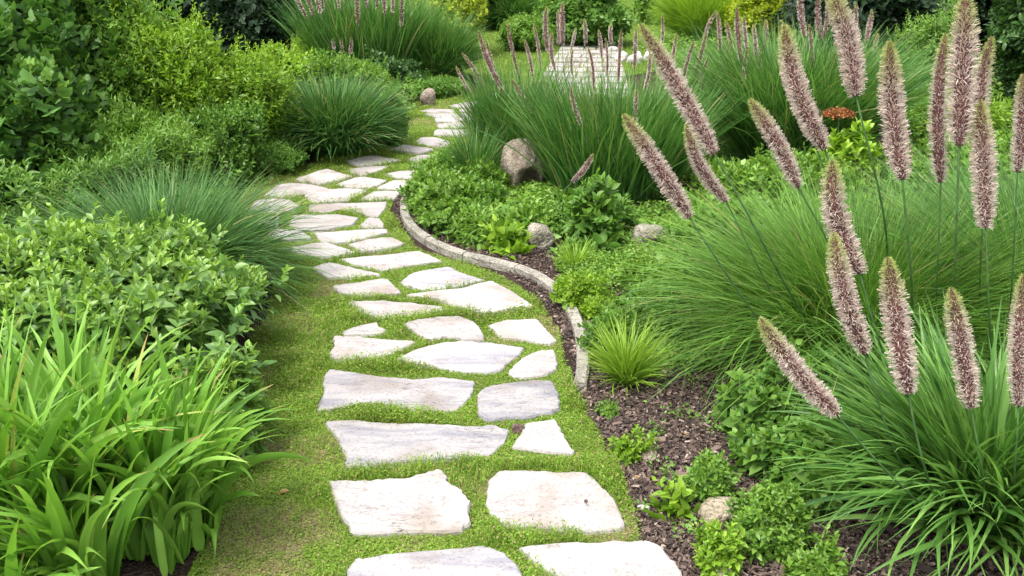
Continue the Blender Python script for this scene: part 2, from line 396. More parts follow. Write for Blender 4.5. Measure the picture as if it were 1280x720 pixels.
def chipmat():
    m, nt, nd, lk, out = newmat('bark_chip')
    geo = nd.new('ShaderNodeNewGeometry')
    r = ramp(nd, [(.02, .013, .011), (.05, .033, .026), (.09, .06, .048), (.17, .12, .095), (.40, .31, .26)], [0, .3, .62, .92, 1]); lk.new(geo.outputs['Random Per Island'], r.inputs[0])
    b = nd.new('ShaderNodeBsdfPrincipled'); b.inputs['Roughness'].default_value = .85; lk.new(r.outputs[0], b.inputs['Base Color']); lk.new(b.outputs[0], out.inputs[0])
    return m
M['chip'] = chipmat()
M['dryleaf'] = plainmat('dry_leaf', (.34, .22, .09), .8)

# ---------------------------------------------------------------- ground, path, lawn
def sheet(name, poly, z, mat):
    me = bpy.data.meshes.new(name)
    me.from_pydata([(p[0], p[1], z) for p in poly], [], [list(range(len(poly)))]); me.materials.append(mat); me.update()
    if me.polygons[0].normal.z < 0: me.flip_normals()
    return tag(link(name, me), kind='structure')
sheet('ground', [(-120, -20), (120, -20), (120, 220), (-120, 220)], 0, M['soil'])
def spline(pts, n):
    pts = np.asarray(pts, float); q = []
    P4 = np.vstack([2 * pts[0] - pts[1], pts, 2 * pts[-1] - pts[-2]])
    for i in range(1, len(P4) - 2):
        for t in np.linspace(0, 1, n, endpoint=False):
            a, b, c, d = P4[i - 1:i + 3]
            q.append(.5 * (2 * b + (c - a) * t + (2 * a - 5 * b + 4 * c - d) * t * t + (3 * b - a - 3 * c + d) * t ** 3))
    q.append(pts[-1]); return np.array(q)
left_px = [(205, 800), (250, 690), (275, 620), (290, 560), (300, 490), (312, 430), (335, 390), (340, 350), (296, 300), (290, 262), (318, 235), (360, 215), (420, 198), (468, 183), (500, 168), (513, 152), (505, 138), (520, 128), (560, 122), (600, 114), (640, 104), (670, 92)]
right_px = [(815, 800), (806, 720), (800, 655), (778, 600), (752, 545), (722, 500), (708, 455), (698, 412), (672, 382), (650, 360), (605, 337), (560, 324), (523, 312), (507, 292), (491, 272), (489, 254), (515, 232), (545, 212), (580, 185), (608, 165), (628, 146), (655, 130), (700, 112)]
LW = spline([G(*p)[:2] for p in left_px], 5); RW = spline([G(*p)[:2] for p in right_px], 5)
VERGE = np.vstack([LW, RW[::-1]])
lawn_poly = [G(600, 100)[:2], G(690, 108)[:2], (1.2, 11.5), (1.9, 12.2), (3.2, 14.), (9, 20), (14, 60), (-14, 60), (-4, 22), (-1.5, 14.5)]
sheet('lawn', lawn_poly, .008, M['lawnbase'])

# ---------------------------------------------------------------- stepping stones: (outline in the photo, material, height, label)
g = 'pale irregular flagstones of the garden path'
STONES = [
 ([(435,712),(441,703),(453,697),(507,691),(560,686),(603,683),(628,690),(648,708),(655,735),(640,775),(440,775)],'g',"wide pale flagstone cut by the bottom edge of the photo, left of its neighbour"),
 ([(650,685),(720,679),(800,674),(822,680),(840,700),(852,715),(868,775),(738,775),(706,742),(690,716),(668,700)],'p',"pale pink flagstone cut by the bottom edge of the photo, beside the mulch"),
 ([(411,603),(440,601),(477,601),(520,595),(550,587),(558,597),(560,604),(577,613),(589,628),(587,650),(578,662),(520,664),(447,665),(430,648),(418,625)],'p',"pale flagstone with a notched upper right corner, left of the large squarish pink one"),
 ([(610,600),(625,586),(640,585),(690,587),(732,588),(750,603),(770,627),(782,652),(772,661),(707,661),(670,657),(640,659),(625,653),(610,627)],'p',"large squarish pink flagstone with a tiny dark pebble on it, beside the mulch bed"),
 ([(406,525),(443,523),(480,528),(533,527),(580,531),(620,531),(638,535),(630,552),(613,567),(573,571),(520,573),(487,578),(435,584),(430,563),(420,543)],'g',"long grey veined flagstone with the red brown stone at its right tip"),
 ([(642,558),(653,540),(657,530),(695,525),(705,543),(715,562),(714,568),(673,563)],'p',"small pinkish flagstone right of the red brown stone"),
 ([(410,461),(436,463),(478,469),(515,472),(554,470),(592,475),(588,494),(573,511),(537,513),(512,512),(487,507),(460,501),(433,507),(397,511),(403,490)],'g',"long grey flagstone with a wavy lower edge, left of the squarish blue grey one"),
 ([(598,490),(615,482),(650,477),(688,476),(698,490),(697,510),(690,515),(655,520),(610,524),(599,515)],'g',"squarish blue grey flagstone, fourth row from the front beside the mulch strip"),
 ([(412,443),(419,432),(418,421),(445,421),(464,423),(518,428),(492,442),(477,448),(436,449),(415,449)],'p',"flagstone with a blunt end at the left verge, below the small sliver stone"),
 ([(490,450),(521,435),(554,427),(577,425),(605,426),(630,430),(654,434),(644,446),(625,460),(613,464),(577,462),(537,457)],'g',"broad leaf shaped flagstone in the middle of the path below the round topped one"),
 ([(637,466),(641,456),(653,446),(670,439),(692,436),(696,446),(695,460),(684,466),(661,471),(644,470)],'p',"small flagstone at the right side just above the blue grey squarish one"),
 ([(428,414),(447,407),(471,403),(474,408),(484,412),(476,417),(447,418),(431,418)],'p',"smallest sliver flagstone at the left verge near the arching grass tuft"),
 ([(505,405),(521,399),(549,396),(574,395),(591,401),(601,411),(605,424),(577,424),(560,420),(537,424),(523,417)],'p',"round topped flagstone with a grassy bite in its lower edge, mid path"),
 ([(611,405),(633,398),(671,397),(682,408),(695,424),(684,428),(661,424),(633,421),(622,417)],'p',"four sided flagstone at the right side level with the lowest kerb bend"),
 ([(436,376),(478,374),(515,377),(543,380),(561,384),(537,390),(515,393),(487,396),(476,398),(456,394),(447,384)],'p',"long flagstone tapering to a point on the right, left of the largest mid path stone"),
 ([(507,369),(537,365),(577,360),(605,353),(616,352),(633,360),(667,383),(647,385),(619,389),(602,392),(594,391),(577,383),(554,375),(526,372)],'p',"largest flagstone of the mid path with a sharp left point, along the mulch strip"),
 ([(417,356),(450,351),(477,347),(484,348),(492,355),(502,365),(478,366),(450,367),(428,366)],'p',"wedge shaped flagstone on the left verge beside the right edge of the arching grass"),
 ([(501,351),(512,341),(537,335),(560,332),(577,339),(605,348),(582,355),(549,361),(529,360),(512,356)],'g',"oval grey streaked flagstone touching the largest mid path stone from above"),
 ([(391,332),(411,327),(428,330),(447,335),(477,341),(464,343),(431,346),(408,345)],'p',"flagstone partly under blade tips of the arching grass, pointed to the right"),
 ([(424,324),(450,320),(492,317),(523,313),(537,318),(553,325),(532,328),(504,332),(481,337),(473,337),(450,332)],'p',"very wide flagstone crossing the path up to the mulch strip at the kerb curve"),
 ([(353,312),(378,307),(407,303),(423,308),(446,316),(423,320),(400,322),(373,319)],'p',"flagstone half covered by the arching grass, left of the very wide one"),
 ([(436,306),(457,300),(490,297),(504,305),(490,310),(469,313),(452,315)],'p',"short flagstone at the right side just above the very wide one"),
 ([(394,291),(419,289),(452,287),(482,286),(485,290),(457,297),(436,301),(419,303),(402,302)],'p',"long narrow flagstone below the tiny square one at the path bend"),
 ([(335,292),(346,287),(373,288),(389,297),(369,300),(345,300)],'p',"flagstone mostly behind the arching grass with only its right end showing"),
 ([(362,280),(367,269),(394,268),(423,268),(448,272),(440,280),(419,284),(398,287),(382,288),(369,286)],'p',"broad six sided flagstone in the inner bend left of the tiny square one"),
 ([(449,281),(462,272),(475,273),(480,279),(479,284),(461,285)],'p',"tiny squarish flagstone at the right side of the bend"),
 ([(382,260),(388,255),(415,253),(452,252),(483,251),(481,259),(474,269),(463,270),(448,265),(427,261),(407,264),(388,264)],'p',"long flagstone with a grassy arch bitten out of its lower edge, at the bend"),
 ([(310,260),(321,249),(342,247),(361,248),(375,257),(369,264),(332,264)],'p',"leftmost flagstone of the bend, rising above the grass tuft"),
 ([(322,276),(332,272),(350,270),(348,283),(330,286)],'p',"flagstone seen through grass blade tips directly below the leftmost bend stone"),
 ([(330,243),(346,231),(365,228),(390,230),(411,235),(394,239),(373,243),(352,245)],'p',"leaf shaped flagstone with a dark crack, on the outer left of the bend"),
 ([(381,243),(407,236),(436,235),(460,237),(448,245),(432,251),(392,253)],'p',"middle flagstone of the row where the path turns, between two others"),
 ([(447,249),(467,238),(484,237),(502,238),(492,247),(477,249)],'p',"flagstone at the top end of the mulch strip by the kerb start"),
 ([(370,224),(390,216),(409,211),(423,215),(439,220),(423,225),(402,229)],'p',"pointed flagstone at the outer verge under the low mound of grass"),
 ([(421,230),(440,223),(455,221),(483,225),(473,231),(461,235),(432,234)],'p',"five sided flagstone right of the pointed outer verge stone"),
 ([(471,235),(490,226),(507,225),(516,230),(505,236)],'p',"flagstone touching the green ground cover at the inner bend"),
 ([(436,211),(457,208),(490,207),(469,214),(452,220),(443,216)],'p',"small triangular flagstone with its point towards the viewer past the bend"),
 ([(482,217),(498,213),(525,212),(532,216),(515,222),(494,221)],'p',"flagstone half under the ground cover level with the triangular one"),
 ([(434,201),(452,196),(467,194),(482,197),(500,200),(477,205),(446,206)],'p',"flat diamond flagstone at the left above the triangular one"),
 ([(509,199),(525,194),(546,193),(552,198),(523,201)],'p',"flagstone right of the flat diamond one, fading under blades"),
 ([(515,206),(530,203),(552,203),(540,208)],'p',"thin flagstone strip almost hidden at the edge of the plumed grass"),
 ([(487,188),(505,181),(525,184),(542,187),(525,191)],'p',"flagstone with a long left point, lower one of the pair before the straight run"),
 ([(516,178),(527,171),(545,171),(562,176),(562,182),(547,184)],'p',"flagstone with a slanted left end, last one before the straight run"),
 ([(543,168),(545,162),(567,162),(592,162),(594,167),(572,169)],'p',"lowest plank like flagstone of the straight run"),
 ([(547,155),(567,153),(590,153),(594,158),(570,160),(548,160)],'p',"second plank like flagstone up the straight run"),
 ([(543,148),(563,147),(600,147),(602,150),(570,152),(547,152)],'p',"third plank like flagstone up the straight run"),
 ([(531,142),(550,141.5),(570,142),(573,146),(547,147)],'p',"fourth plank like flagstone up the straight run, long left tip"),
 ([(575,141.5),(593,141),(612,142),(606,146),(580,146)],'p',"flagstone at the far right of the straight run behind grass blades"),
 ([(526,138),(540,135.5),(565,136.5),(568,140),(543,141)],'p',"flagstone right beside the egg shaped brown rock"),
 ([(574,136),(593,135.5),(612,136),(610,139),(577,139.5)],'p',"flagstone right of the one at the egg shaped rock"),
 ([(562,132),(580,128),(600,126),(616,130),(594,134),(572,134)],'p',"farthest left flagstone before the path hides behind plumes"),
 ([(600,124),(614,116),(632,113),(642,117),(628,124),(612,127)],'p',"last visible flagstone as the path bends behind the plumed grass"),
]
STONE_POLYS = []
TOPZ = .022
def make_stone(px, mat, label, seed):
    r = np.random.default_rng(100 + seed)
    pts = np.array([G(x, y, TOPZ)[:2] for x, y in px]); n = len(pts)
    size = np.linalg.norm(pts.max(0) - pts.min(0))
    # refine: slightly rounded corners, rough chipped edges
    out = []; m = 5
    for i in range(n):
        a, b, c, d = pts[i - 1], pts[i], pts[(i + 1) % n], pts[(i + 2) % n]
        for t in np.linspace(0, 1, m, endpoint=False):
            lin = b * (1 - t) + c * t
            cr = .5 * (2 * b + (c - a) * t + (2 * a - 5 * b + 4 * c - d) * t * t + (3 * b - a - 3 * c + d) * t ** 3)
            out.append(lin * .78 + cr * .22)
    out = np.array(out); N = len(out)
    jit = r.normal(0, .0018, (N, 2)) + np.repeat(r.normal(0, .003, (N // 3 + 1, 2)), 3, 0)[:N]
    out = out + jit * min(1, size * 2.5)
    if np.sum(out[:, 0] * np.roll(out[:, 1], -1) - out[:, 1] * np.roll(out[:, 0], -1)) < 0: out = out[::-1]
    c = out.mean(0)
    top = TOPZ + r.uniform(-.006, .006)
    def ring(off, z, zn=0):
        v = out - c; l = np.linalg.norm(v, axis=1, keepdims=True)
        q = c + v * (1 - off / np.maximum(l, .02))
        return np.concatenate([q, (z + r.normal(0, zn, N))[:, None] if zn else np.full((N, 1), z)], 1)
    rings = [ring(-.004, -.02), ring(-.003, top - .012, .0015), ring(.001, top - .003, .0012), ring(.006, top, .0004)]
    V = np.concatenate(rings); Fq = []
    for k in range(3):
        for i in range(N):
            j = (i + 1) % N; Fq.append((k * N + i, k * N + j, (k + 1) * N + j, (k + 1) * N + i))
    me = bpy.data.meshes.new('stepping_stone')
    loc = np.array([c[0], c[1], 0])
    me.from_pydata((V - loc).tolist(), [], [list(f) for f in Fq] + [list(range(3 * N, 4 * N))])
    me.materials.append(M['slab_grey' if mat == 'g' else 'slab_pink']); me.update()
    o = link('stepping_stone', me, None, loc); tag(o, label, 'flagstone', g)
    STONE_POLYS.append(np.concatenate([ring(-.002, 0)[:, :2]]))
for i, (px, mt, lb) in enumerate(STONES): make_stone(px, mt, lb, i)

# far paved continuation of the path: rows of pale rectangular slabs
fp = [G(660, 124), G(790, 124), G(771, 56), G(703, 56)]
sheet('paved_path', [p[:2] for p in fp], .012, M['pavebase'])
def bil(u, v):
    return (fp[0] * (1 - u) + fp[1] * u) * (1 - v) + (fp[3] * (1 - u) + fp[2] * u) * v
k = 0
rows = 11
slabs = []
for rI in range(rows):
    v0, v1 = rI / rows + .011, (rI + 1) / rows - .011
    nx = 4 + (rI % 2); cuts = [0] + sorted([(j + random.uniform(-.15, .15)) / nx for j in range(1, nx)]) + [1]
    for j in range(nx):
        u0, u1 = cuts[j] + .016, cuts[j + 1] - .016
        q = np.array([bil(u0, v0), bil(u1, v0), bil(u1, v1), bil(u0, v1)])
        z = .03 + random.uniform(-.006, .006)
        b = q.copy(); b[:, 2] = 0.0; t = q.copy(); t[:, 2] = z
        V = np.concatenate([b, t]); Fc = np.array([(4, 5, 6, 7), (0, 1, 5, 4), (1, 2, 6, 5), (2, 3, 7, 6), (3, 0, 4, 7)])
        c = V.mean(0); c[2] = 0
        o = build('paving_slab', [(V, Fc)], M['slab_pink'], None, c, smooth=False)
        tag(o, 'pale rectangular slab laid in rows on the far paved path behind the plumes', 'paving slab', 'rectangular slabs of the far paved path')

# ---------------------------------------------------------------- kerb of single curved blocks
kerb_px = [(512, 238), (506, 248), (505, 257), (508, 269), (519, 284), (543, 300), (575, 313), (612, 322), (650, 332), (676, 343), (697, 359), (713, 379), (723, 402), (728, 427), (729, 452), (725, 478)]
KC = spline([G(x, y, .05)[:2] for x, y in kerb_px], 16)
seg = np.concatenate([[0], np.cumsum(np.linalg.norm(np.diff(KC, axis=0), axis=1))])
tot = seg[-1]; nb = 9
kerb_labels = ['at the far start of the kerb, half under ground cover', 'on the tightest bend of the kerb near the tiny square flagstone', 'just after the tightest bend, under the leaf tips', 'beside the very wide flagstone, under drooping bedding leaves', 'in front of the lone bright leafy plant', 'in front of the small round lichen rock', 'beside the small lime tuft', 'beside the low moss like cushions', 'at its near end next to the lime spiky tuft']
for b in range(nb):
    s0 = tot * b / nb + .0028; s1 = tot * (b + 1) / nb - .0028
    ss = np.linspace(s0, s1, 13)
    cx = np.interp(ss, seg, KC[:, 0]); cy = np.interp(ss, seg, KC[:, 1]); p = np.stack([cx, cy], 1)
    t = norm(np.gradient(p, axis=0)); nn = np.stack([-t[:, 1], t[:, 0]], 1)
    hw = .026; h = .05 + random.uniform(-.004, .004)
    rr = np.random.default_rng(b)
    prof = [(-hw, -.03), (-hw - .001, h - .01), (-hw + .008, h), (hw - .008, h + .001), (hw + .001, h - .01), (hw, -.03)]
    V = np.concatenate([np.concatenate([p + nn * (o_ + rr.normal(0, .0008, (13, 1))), np.full((13, 1), z_) + rr.normal(0, .0008, (13, 1))], 1) for o_, z_ in prof])
    Fc = []
    for a in range(5):
        for i in range(12): Fc.append((a * 13 + i, a * 13 + i + 1, (a + 1) * 13 + i + 1, (a + 1) * 13 + i))
    for e in (0, 12):
        Fc.append((e, 13 + e, 52 + e, 65 + e)); Fc.append((13 + e, 26 + e, 39 + e, 52 + e))
    c = np.array([cx.mean(), cy.mean(), 0])
    o = build('kerb_block', [(V, np.array(Fc))], M['kerb'], None, c, smooth=False)
    tag(o, 'weathered grey kerb block ' + kerb_labels[b], 'kerb block', 'curved kerb blocks edging the flower bed')

# ---------------------------------------------------------------- rocks
def rock(px, py_base, wpx, hpx, mat, label, seed, yscale=.8, tilt=0, sink=.15, rough=.16, name='rock', cat='rock', group=None, flat=0):
    import bmesh
    c = G(px, py_base); d = depth_of(c); w = wpx * d / F; h = hpx * d / F * 1.02
    bm = bmesh.new(); bmesh.ops.create_icosphere(bm, subdivisions=4, radius=1)
    r = np.random.default_rng(seed); dirs = norm(r.normal(size=(26, 3))); amp = r.normal(0, rough, 26); kk = r.uniform(2.5, 9, 26)
    rot = np.array([[math.cos(tilt), math.sin(tilt)], [-math.sin(tilt), math.cos(tilt)]])
    for v in bm.verts:
        p = np.array(v.co); s = 1 + np.sum(amp * np.exp(kk * (dirs @ p - 1)))
        s += .13 * mnoise.fractal(Vector(p * 1.9 + seed), 1, 2, 4) + .045 * mnoise.noise(Vector(p * 9 + seed)) + .02 * mnoise.noise(Vector(p * 27 + seed))
        q = p * s * np.array([w / 2, w / 2 * yscale, h * (1 + sink) / 2])
        if flat and q[2] > h * .38: q[2] = h * .38 + (q[2] - h * .38) * .35
        q[[0, 2]] = rot @ q[[0, 2]]
        v.co = q + np.array([0, 0, h / 2 - sink * h / 2])
    me = bpy.data.meshes.new(name); bm.to_mesh(me); bm.free(); me.materials.append(M[mat])
    me.polygons.foreach_set('use_smooth', [True] * len(me.polygons))
    c[1] += w * yscale * .3
    o = link(name, me, None, c); tag(o, label, cat, group); return o
# the hollowed boulder: three lobes fused with a dark hollow at its foot
def boulder():
    import bmesh
    c = G(654, 239); d = depth_of(c); sc = d / F * 1.12
    bm = bmesh.new()
    r = np.random.default_rng(3)
    bmesh.ops.create_icosphere(bm, subdivisions=5, radius=1)
    dirs = norm(r.normal(size=(40, 3))); amp = r.normal(0, .06, 40); kk = r.uniform(3, 20, 40)
    for v in bm.verts:
        p = np.array(v.co)
        s = 1 + np.sum(amp * np.exp(kk * (dirs @ p - 1)))
        p = np.sign(p) * np.abs(p) ** .8; s *= 1 + .09 * mnoise.fractal(Vector(p * 2.3 + 5), 1, 2, 4) * .6 + .05 * mnoise.noise(Vector(p * 13)) + .03 * mnoise.noise(Vector(p * 31))
        x, y, z = p * s
        w = 25 * sc * (1.0 if z > -.1 else 1 - .28 * (-.1 - z))
        q = np.array([x * w, y * w * .85, z * 28 * sc])
        # hollow in the lower right front
        dd = math.hypot((q[0] - 8 * sc) / (12 * sc), (q[2] + 14 * sc) / (18 * sc))
        if y < .2 and dd < 1: q[1] += (1 - dd ** 2) * 26 * sc
        # crest running down the left of the hollow
        e = abs(q[0] + 6 * sc - (q[2] + 2 * sc) * .15) / (5 * sc)
        if y < 0 and e < 1 and q[2] < 6 * sc: q[1] -= (1 - e) * 5 * sc
        v.co = q + np.array([0, 0, 25 * sc])
    me = bpy.data.meshes.new('boulder'); bm.to_mesh(me); bm.free(); me.materials.append(M['rock'])
    me.polygons.foreach_set('use_smooth', [True] * len(me.polygons))
    c[1] += 12 * sc
    tag(link('boulder', me, None, c), 'tall rounded brown boulder with a dark hollow at its foot before the plumed grass', 'boulder')
boulder()
rock(535, 133, 19, 22, 'rock', 'small egg shaped brown rock standing on the verge where the far path bends', 7, tilt=.35, sink=.05, rough=.05)
rock(676, 313, 36, 27, 'rock_grey', 'small round lichen covered rock behind the kerb below the boulder', 21)
rock(811, 313, 42, 34, 'rock_grey', 'pale flat topped rock among leafy plants in the middle of the bed', 29, flat=1)
rock(902, 654, 46, 27, 'rock_tan', 'tan rock half behind a small leafy plant on the front mulch', 36, sink=.35, flat=1)
rock(811, 577, 27, 13, 'rock_tan', 'small smooth tan stone beside a low weed on the mulch', 41, sink=.4, rough=.08)
rock(647, 544, 15, 15, 'rock_red', 'red brown stone wedged between two flagstones', 44)
rock(666, 514, 14, 6, 'rock_red', 'thin dark red stone on the lower edge of the blue grey flagstone', 46)
rock(732, 639, 5, 4, 'rock_red', 'tiny dark pebble lying on the large squarish pink flagstone', 48).location.z = .03
rock(807, 640, 14, 8, 'pale_stone', 'pale pink pebble on the mulch beside the grass verge', 50, sink=.4)
rock(795, 600, 10, 5, 'pale_stone', 'small grey pebble on mulch above the pale pink one', 52, sink=.4)
rock(905, 725, 24, 16, 'rock_tan', 'brown flat stone at the bottom edge of the mulch bed', 54, sink=.4)
for i, (x, y, w, h, l) in enumerate([(776, 78, 16, 12, 'white stone at the left end of the row beside the far paving'), (794, 80, 20, 14, 'largest white stone of the row beside the far paving'), (812, 76, 14, 10, 'white stone at the right end of the row beside the far paving'), (766, 66, 12, 7, 'low white stone behind the row beside the far paving'),
        (845, 66, 10, 6, 'pale stone below the bright round grass mound'), (858, 68, 9, 6, 'smaller pale stone under the right skirt of the bright grass mound')]):
    rock(x, y, w, h, 'pale_stone', l, 60 + i, sink=.3)

# ---------------------------------------------------------------- plants
def grass_clump(label, x0, x1, yt, yb, mat, n, w=.004, k=.75, spread=.3, lean=.95, droop=1.25, nseg=6, fold=0, name='ornamental_grass', cat='ornamental grass', group=None, strap=False, az=None, seed=None, hscale=1.0, Lvar=.28, up=.0, cen=None):
    r = np.random.default_rng(seed if seed is not None else int(x0 * 7 + yb))
    if cen is None: c, half, h = fit(x0, x1, yt, yb, k)
    else: c, half, h = cen
    root = empty(name, c, label, cat, group)
    rr = np.sqrt(r.random(n)) ; a0 = r.random(n) * 2 * math.pi
    pr = half * spread * rr
    pos = np.stack([c[0] + np.cos(a0) * pr, c[1] + np.sin(a0) * pr, np.zeros(n)], 1)
    azv = a0 + r.normal(0, .75, n)
    if az is not None: azv = az[0] + r.normal(0, az[1], n)
    t0 = np.abs(r.normal(0, .12, n)) + up + lean * rr ** 1.3 * r.uniform(.45, 1, n) * .75
    L = h * hscale * (1.12 + .55 * t0) * r.uniform(1 - Lvar, 1 + Lvar * .35, n)
    # keep the outermost blades inside the seen width
    bend = droop * r.uniform(.35, 1.15, n) * (.4 + .8 * rr)
    L = np.minimum(L, (half * 1.25) / np.maximum(np.sin(np.minimum(t0 + bend * .5, 1.5)), .28)) * (1 if True else 1)
    parts = [blades(pos, azv, L, t0, bend, w * r.uniform(.4, 1.5, n), nseg, fold, r.normal(0, .5, n), 1.15, strap, r.normal(0, .22, n))]
    build('foliage', parts, M[mat], root, c)
    return root
def flower_spike(root, tip, base, foot, wid, seed, n=1400, fl=.011):
    """tip, base, foot: world points; bristly tail-like spike on a thin stem; parts of the clump `root`"""
    r = np.random.default_rng(seed); loc = np.array(root.location)
    tip = np.asarray(tip, float); base = np.asarray(base, float); foot = np.asarray(foot, float)
    ax = tip - base; Ls = np.linalg.norm(ax); u = ax / Ls
    sag = np.cross(u, norm(r.normal(size=3))) * Ls * r.uniform(.02, .085); wid = wid * r.uniform(.76, 1.0); n = int(n * r.uniform(.75, 1.2)); fl = fl * r.uniform(.62, .85)
    ts = np.linspace(0, 1, 12)
    path = base + ax * ts[:, None] + sag * np.sin(ts * math.pi)[:, None]
    prof = np.interp(ts, [0, .06, .2, .5, .75, .92, 1], [.45, .75, .95, 1, .9, .55, .12])
    core = tubes(path[None], prof[None] * wid * .27, 9)
    t = r.random(n) ** .95
    pp = base + ax * t[:, None] + sag * np.sin(t * math.pi)[:, None]
    pf = np.interp(t, ts, prof)
    e1 = norm(np.cross(u, [.3, .9, .31])); e2 = np.cross(u, e1)
    an = r.random(n) * 2 * math.pi
    rad = np.cos(an)[:, None] * e1 + np.sin(an)[:, None] * e2
    d = norm(rad + u * r.normal(.25, .35, n)[:, None] + r.normal(0, .25, (n, 3)))
    pos = pp + rad * (pf * wid * .22)[:, None]
    ln = wid * .31 * pf ** .6 * r.uniform(.55, 1.2, n)
    # thin filament quad and a small bract at its end
    tv = np.array([(-.045, 0, 0), (.045, 0, 0), (.03, 1, 0), (-.03, 1, 0)], float)
    f1 = leaves(pos, d, r.normal(size=(n, 3)), ln, (tv, np.array([(0, 1, 2, 3)])), t)
    bt = np.array([(0, -.5, 0), (.2, 0, .1), (0, .7, 0), (-.2, 0, .1)], float)
    gap = vnoise(t * 9 + seed, an * 1.3, 1.0, seed % 50); kp = gap > r.uniform(.12, .3)
    pos, d, ln, t, rad = pos[kp], d[kp], ln[kp], t[kp], rad[kp]; n = len(t)
    hf = int(n * .85)
    f2 = leaves((pos + d * (ln * .92)[:, None])[:hf], norm(d + r.normal(0, .6, (n, 3)))[:hf], r.normal(size=(hf, 3)), fl * r.uniform(.5, 1.15, hf), (bt, np.array([(0, 1, 2, 3)])), t[:hf])
    m = n // 9
    f3 = leaves(pos[:m] , norm(u + rad[:m] * .8 + r.normal(0, .3, (m, 3))), rad[:m], fl * 1.1 * r.uniform(.5, 1.1, m), (bt, np.array([(0, 1, 2, 3)])), t[:m])
    sp = build('flower_spike', [(*core, 0), (*f1, 2), (*f2, 1), (*f3, 1)], [M['core'], M['floret'], M['filament']], root, loc)
    # stem: leaves the spike along its axis and curves down into the clump
    s = np.linspace(0, 1, 14)[:, None]
    mid = base - u * np.linalg.norm(foot - base) * .5
    mid[2] = max(mid[2], foot[2] + .02)
    bow = np.cross(u, norm(r.normal(size=3))) * np.linalg.norm(foot - base) * r.uniform(.01, .05)
    sp_path = base * (1 - s) ** 2 + 2 * mid * s * (1 - s) + foot * s ** 2 + bow * np.sin(s * math.pi * r.choice([1, 2])) * s
    st = tubes(sp_path[None], np.linspace(.035, .05, 14)[None] * wid + .0006, 6)
    build('stem', [st], M['stem'], sp, loc)
def spikes_from(root, lst, depth_fn, foot_xy, seed, n, fl, jitter=.1, wscale=1.0):
    r = np.random.default_rng(seed)
    for i, q in enumerate(lst):
        (x0, y0, x1, y1, w) = q[:5]
        dp = depth_fn(i, q)
        tip, base = P(x0, y0, dp), P(x1, y1, dp)
        ft = q[5] if len(q) > 5 else None
        if ft: foot = G(*ft)
        else: foot = np.array([foot_xy[0] + r.normal(0, jitter), foot_xy[1] + r.normal(0, jitter), 0])
        foot[2] = .02
        flower_spike(root, tip, base, foot, w * dp / F * wscale, seed * 100 + i, n, fl)

def shrub(label, x0, x1, yt, yb, mat, shoots, leaf, per, T, k=.75, name='shrub', cat='shrub', group=None, slen=.1, zc=.42, lump=.22, up=.6, wscale=1.0, seed=None, fill=.55, stems=10, cen=None, sprout=.06, depth_r=1.0, toporder=.35):
    r = np.random.default_rng(seed if seed is not None else int(x0 * 3 + yb * 5 + yt + 1000))
    c, half, h = fit(x0, x1, yt, yb, k) if cen is None else cen
    root = empty(name, c, label, cat, group)
    d = norm(r.normal(size=(shoots, 3))); d[:, 2] = np.abs(d[:, 2]) * np.where(r.random(shoots) < .25, -.9, 1)
    ld = norm(r.normal(size=(34, 3))); la = r.normal(0, lump, 34); lk_ = r.uniform(6, 40, 34)
    lum = 1 + (np.exp(lk_[None] * (d @ ld.T - 1)) * la[None]).sum(1)
    rad = (fill + (1 - fill) * r.random(shoots) ** .5) * lum
    spr = r.random(shoots) < sprout; rad = np.where(spr, rad + r.uniform(.08, .3, shoots), rad)
    z0 = h * zc
    p = np.stack([d[:, 0] * half * rad, d[:, 1] * half * rad * depth_r, np.where(d[:, 2] > 0, z0 + d[:, 2] * (h - z0) * rad, z0 * (1 + d[:, 2] * rad * .98))], 1)
    p[:, 2] = np.maximum(p[:, 2], .02)
    axis = norm(d * .7 + np.array([0, 0, up]) + r.normal(0, .33, (shoots, 3)))
    ii = np.tile(np.arange(per), shoots); N = shoots * per
    pos0 = np.repeat(p, per, 0); ax = np.repeat(axis, per, 0)
    q = ii / max(1, per - 1)                       # 0 = tip leaf
    e1 = norm(np.cross(ax, [.31, .2, .93])); e2 = np.cross(ax, e1)
    ph = ii * 2.4 + np.repeat(r.random(shoots) * 6.28, per) + r.normal(0, .25, N)
    radial = np.cos(ph)[:, None] * e1 + np.sin(ph)[:, None] * e2
    ang = toporder + q * .95 + r.normal(0, .15, N)
    ld_ = ax * np.cos(ang)[:, None] + radial * np.sin(ang)[:, None]
    ld_[:, 2] -= .15 * q
    pos = pos0 - ax * (q * slen * r.uniform(.7, 1.2, N))[:, None]
    pos[:, 2] = np.maximum(pos[:, 2], .01)
    size = leaf * (.5 + .6 * np.minimum(1, q * 1.6)) * r.uniform(.7, 1.2, N)
    age = (1 - q) * np.repeat(r.uniform(.5, 1, shoots), per)
    parts = [leaves(pos + c, ld_, ax + r.normal(0, .25, (N, 3)), size, T, age, wscale)]
    build('foliage', parts, M[mat], root, c)
    if stems:
        idx = r.choice(shoots, min(shoots, stems), replace=False)
        s = np.linspace(0, 1, 6)[None, :, None]
        b0 = np.stack([r.normal(0, half * .12, len(idx)), r.normal(0, half * .12, len(idx)), np.zeros(len(idx))], 1)[:, None]
        e = p[idx][:, None] * .96
        midp = b0 * .5 + e * .5 + np.array([0, 0, 1]) * h * .12
        path = b0 * (1 - s) ** 2 + 2 * midp * s * (1 - s) + e * s ** 2
        build('stem', [tubes(path + c, np.linspace(max(.004, h * .012), max(.0015, h * .003), 6)[None], 5)], M['wood'], root, c)
    return root

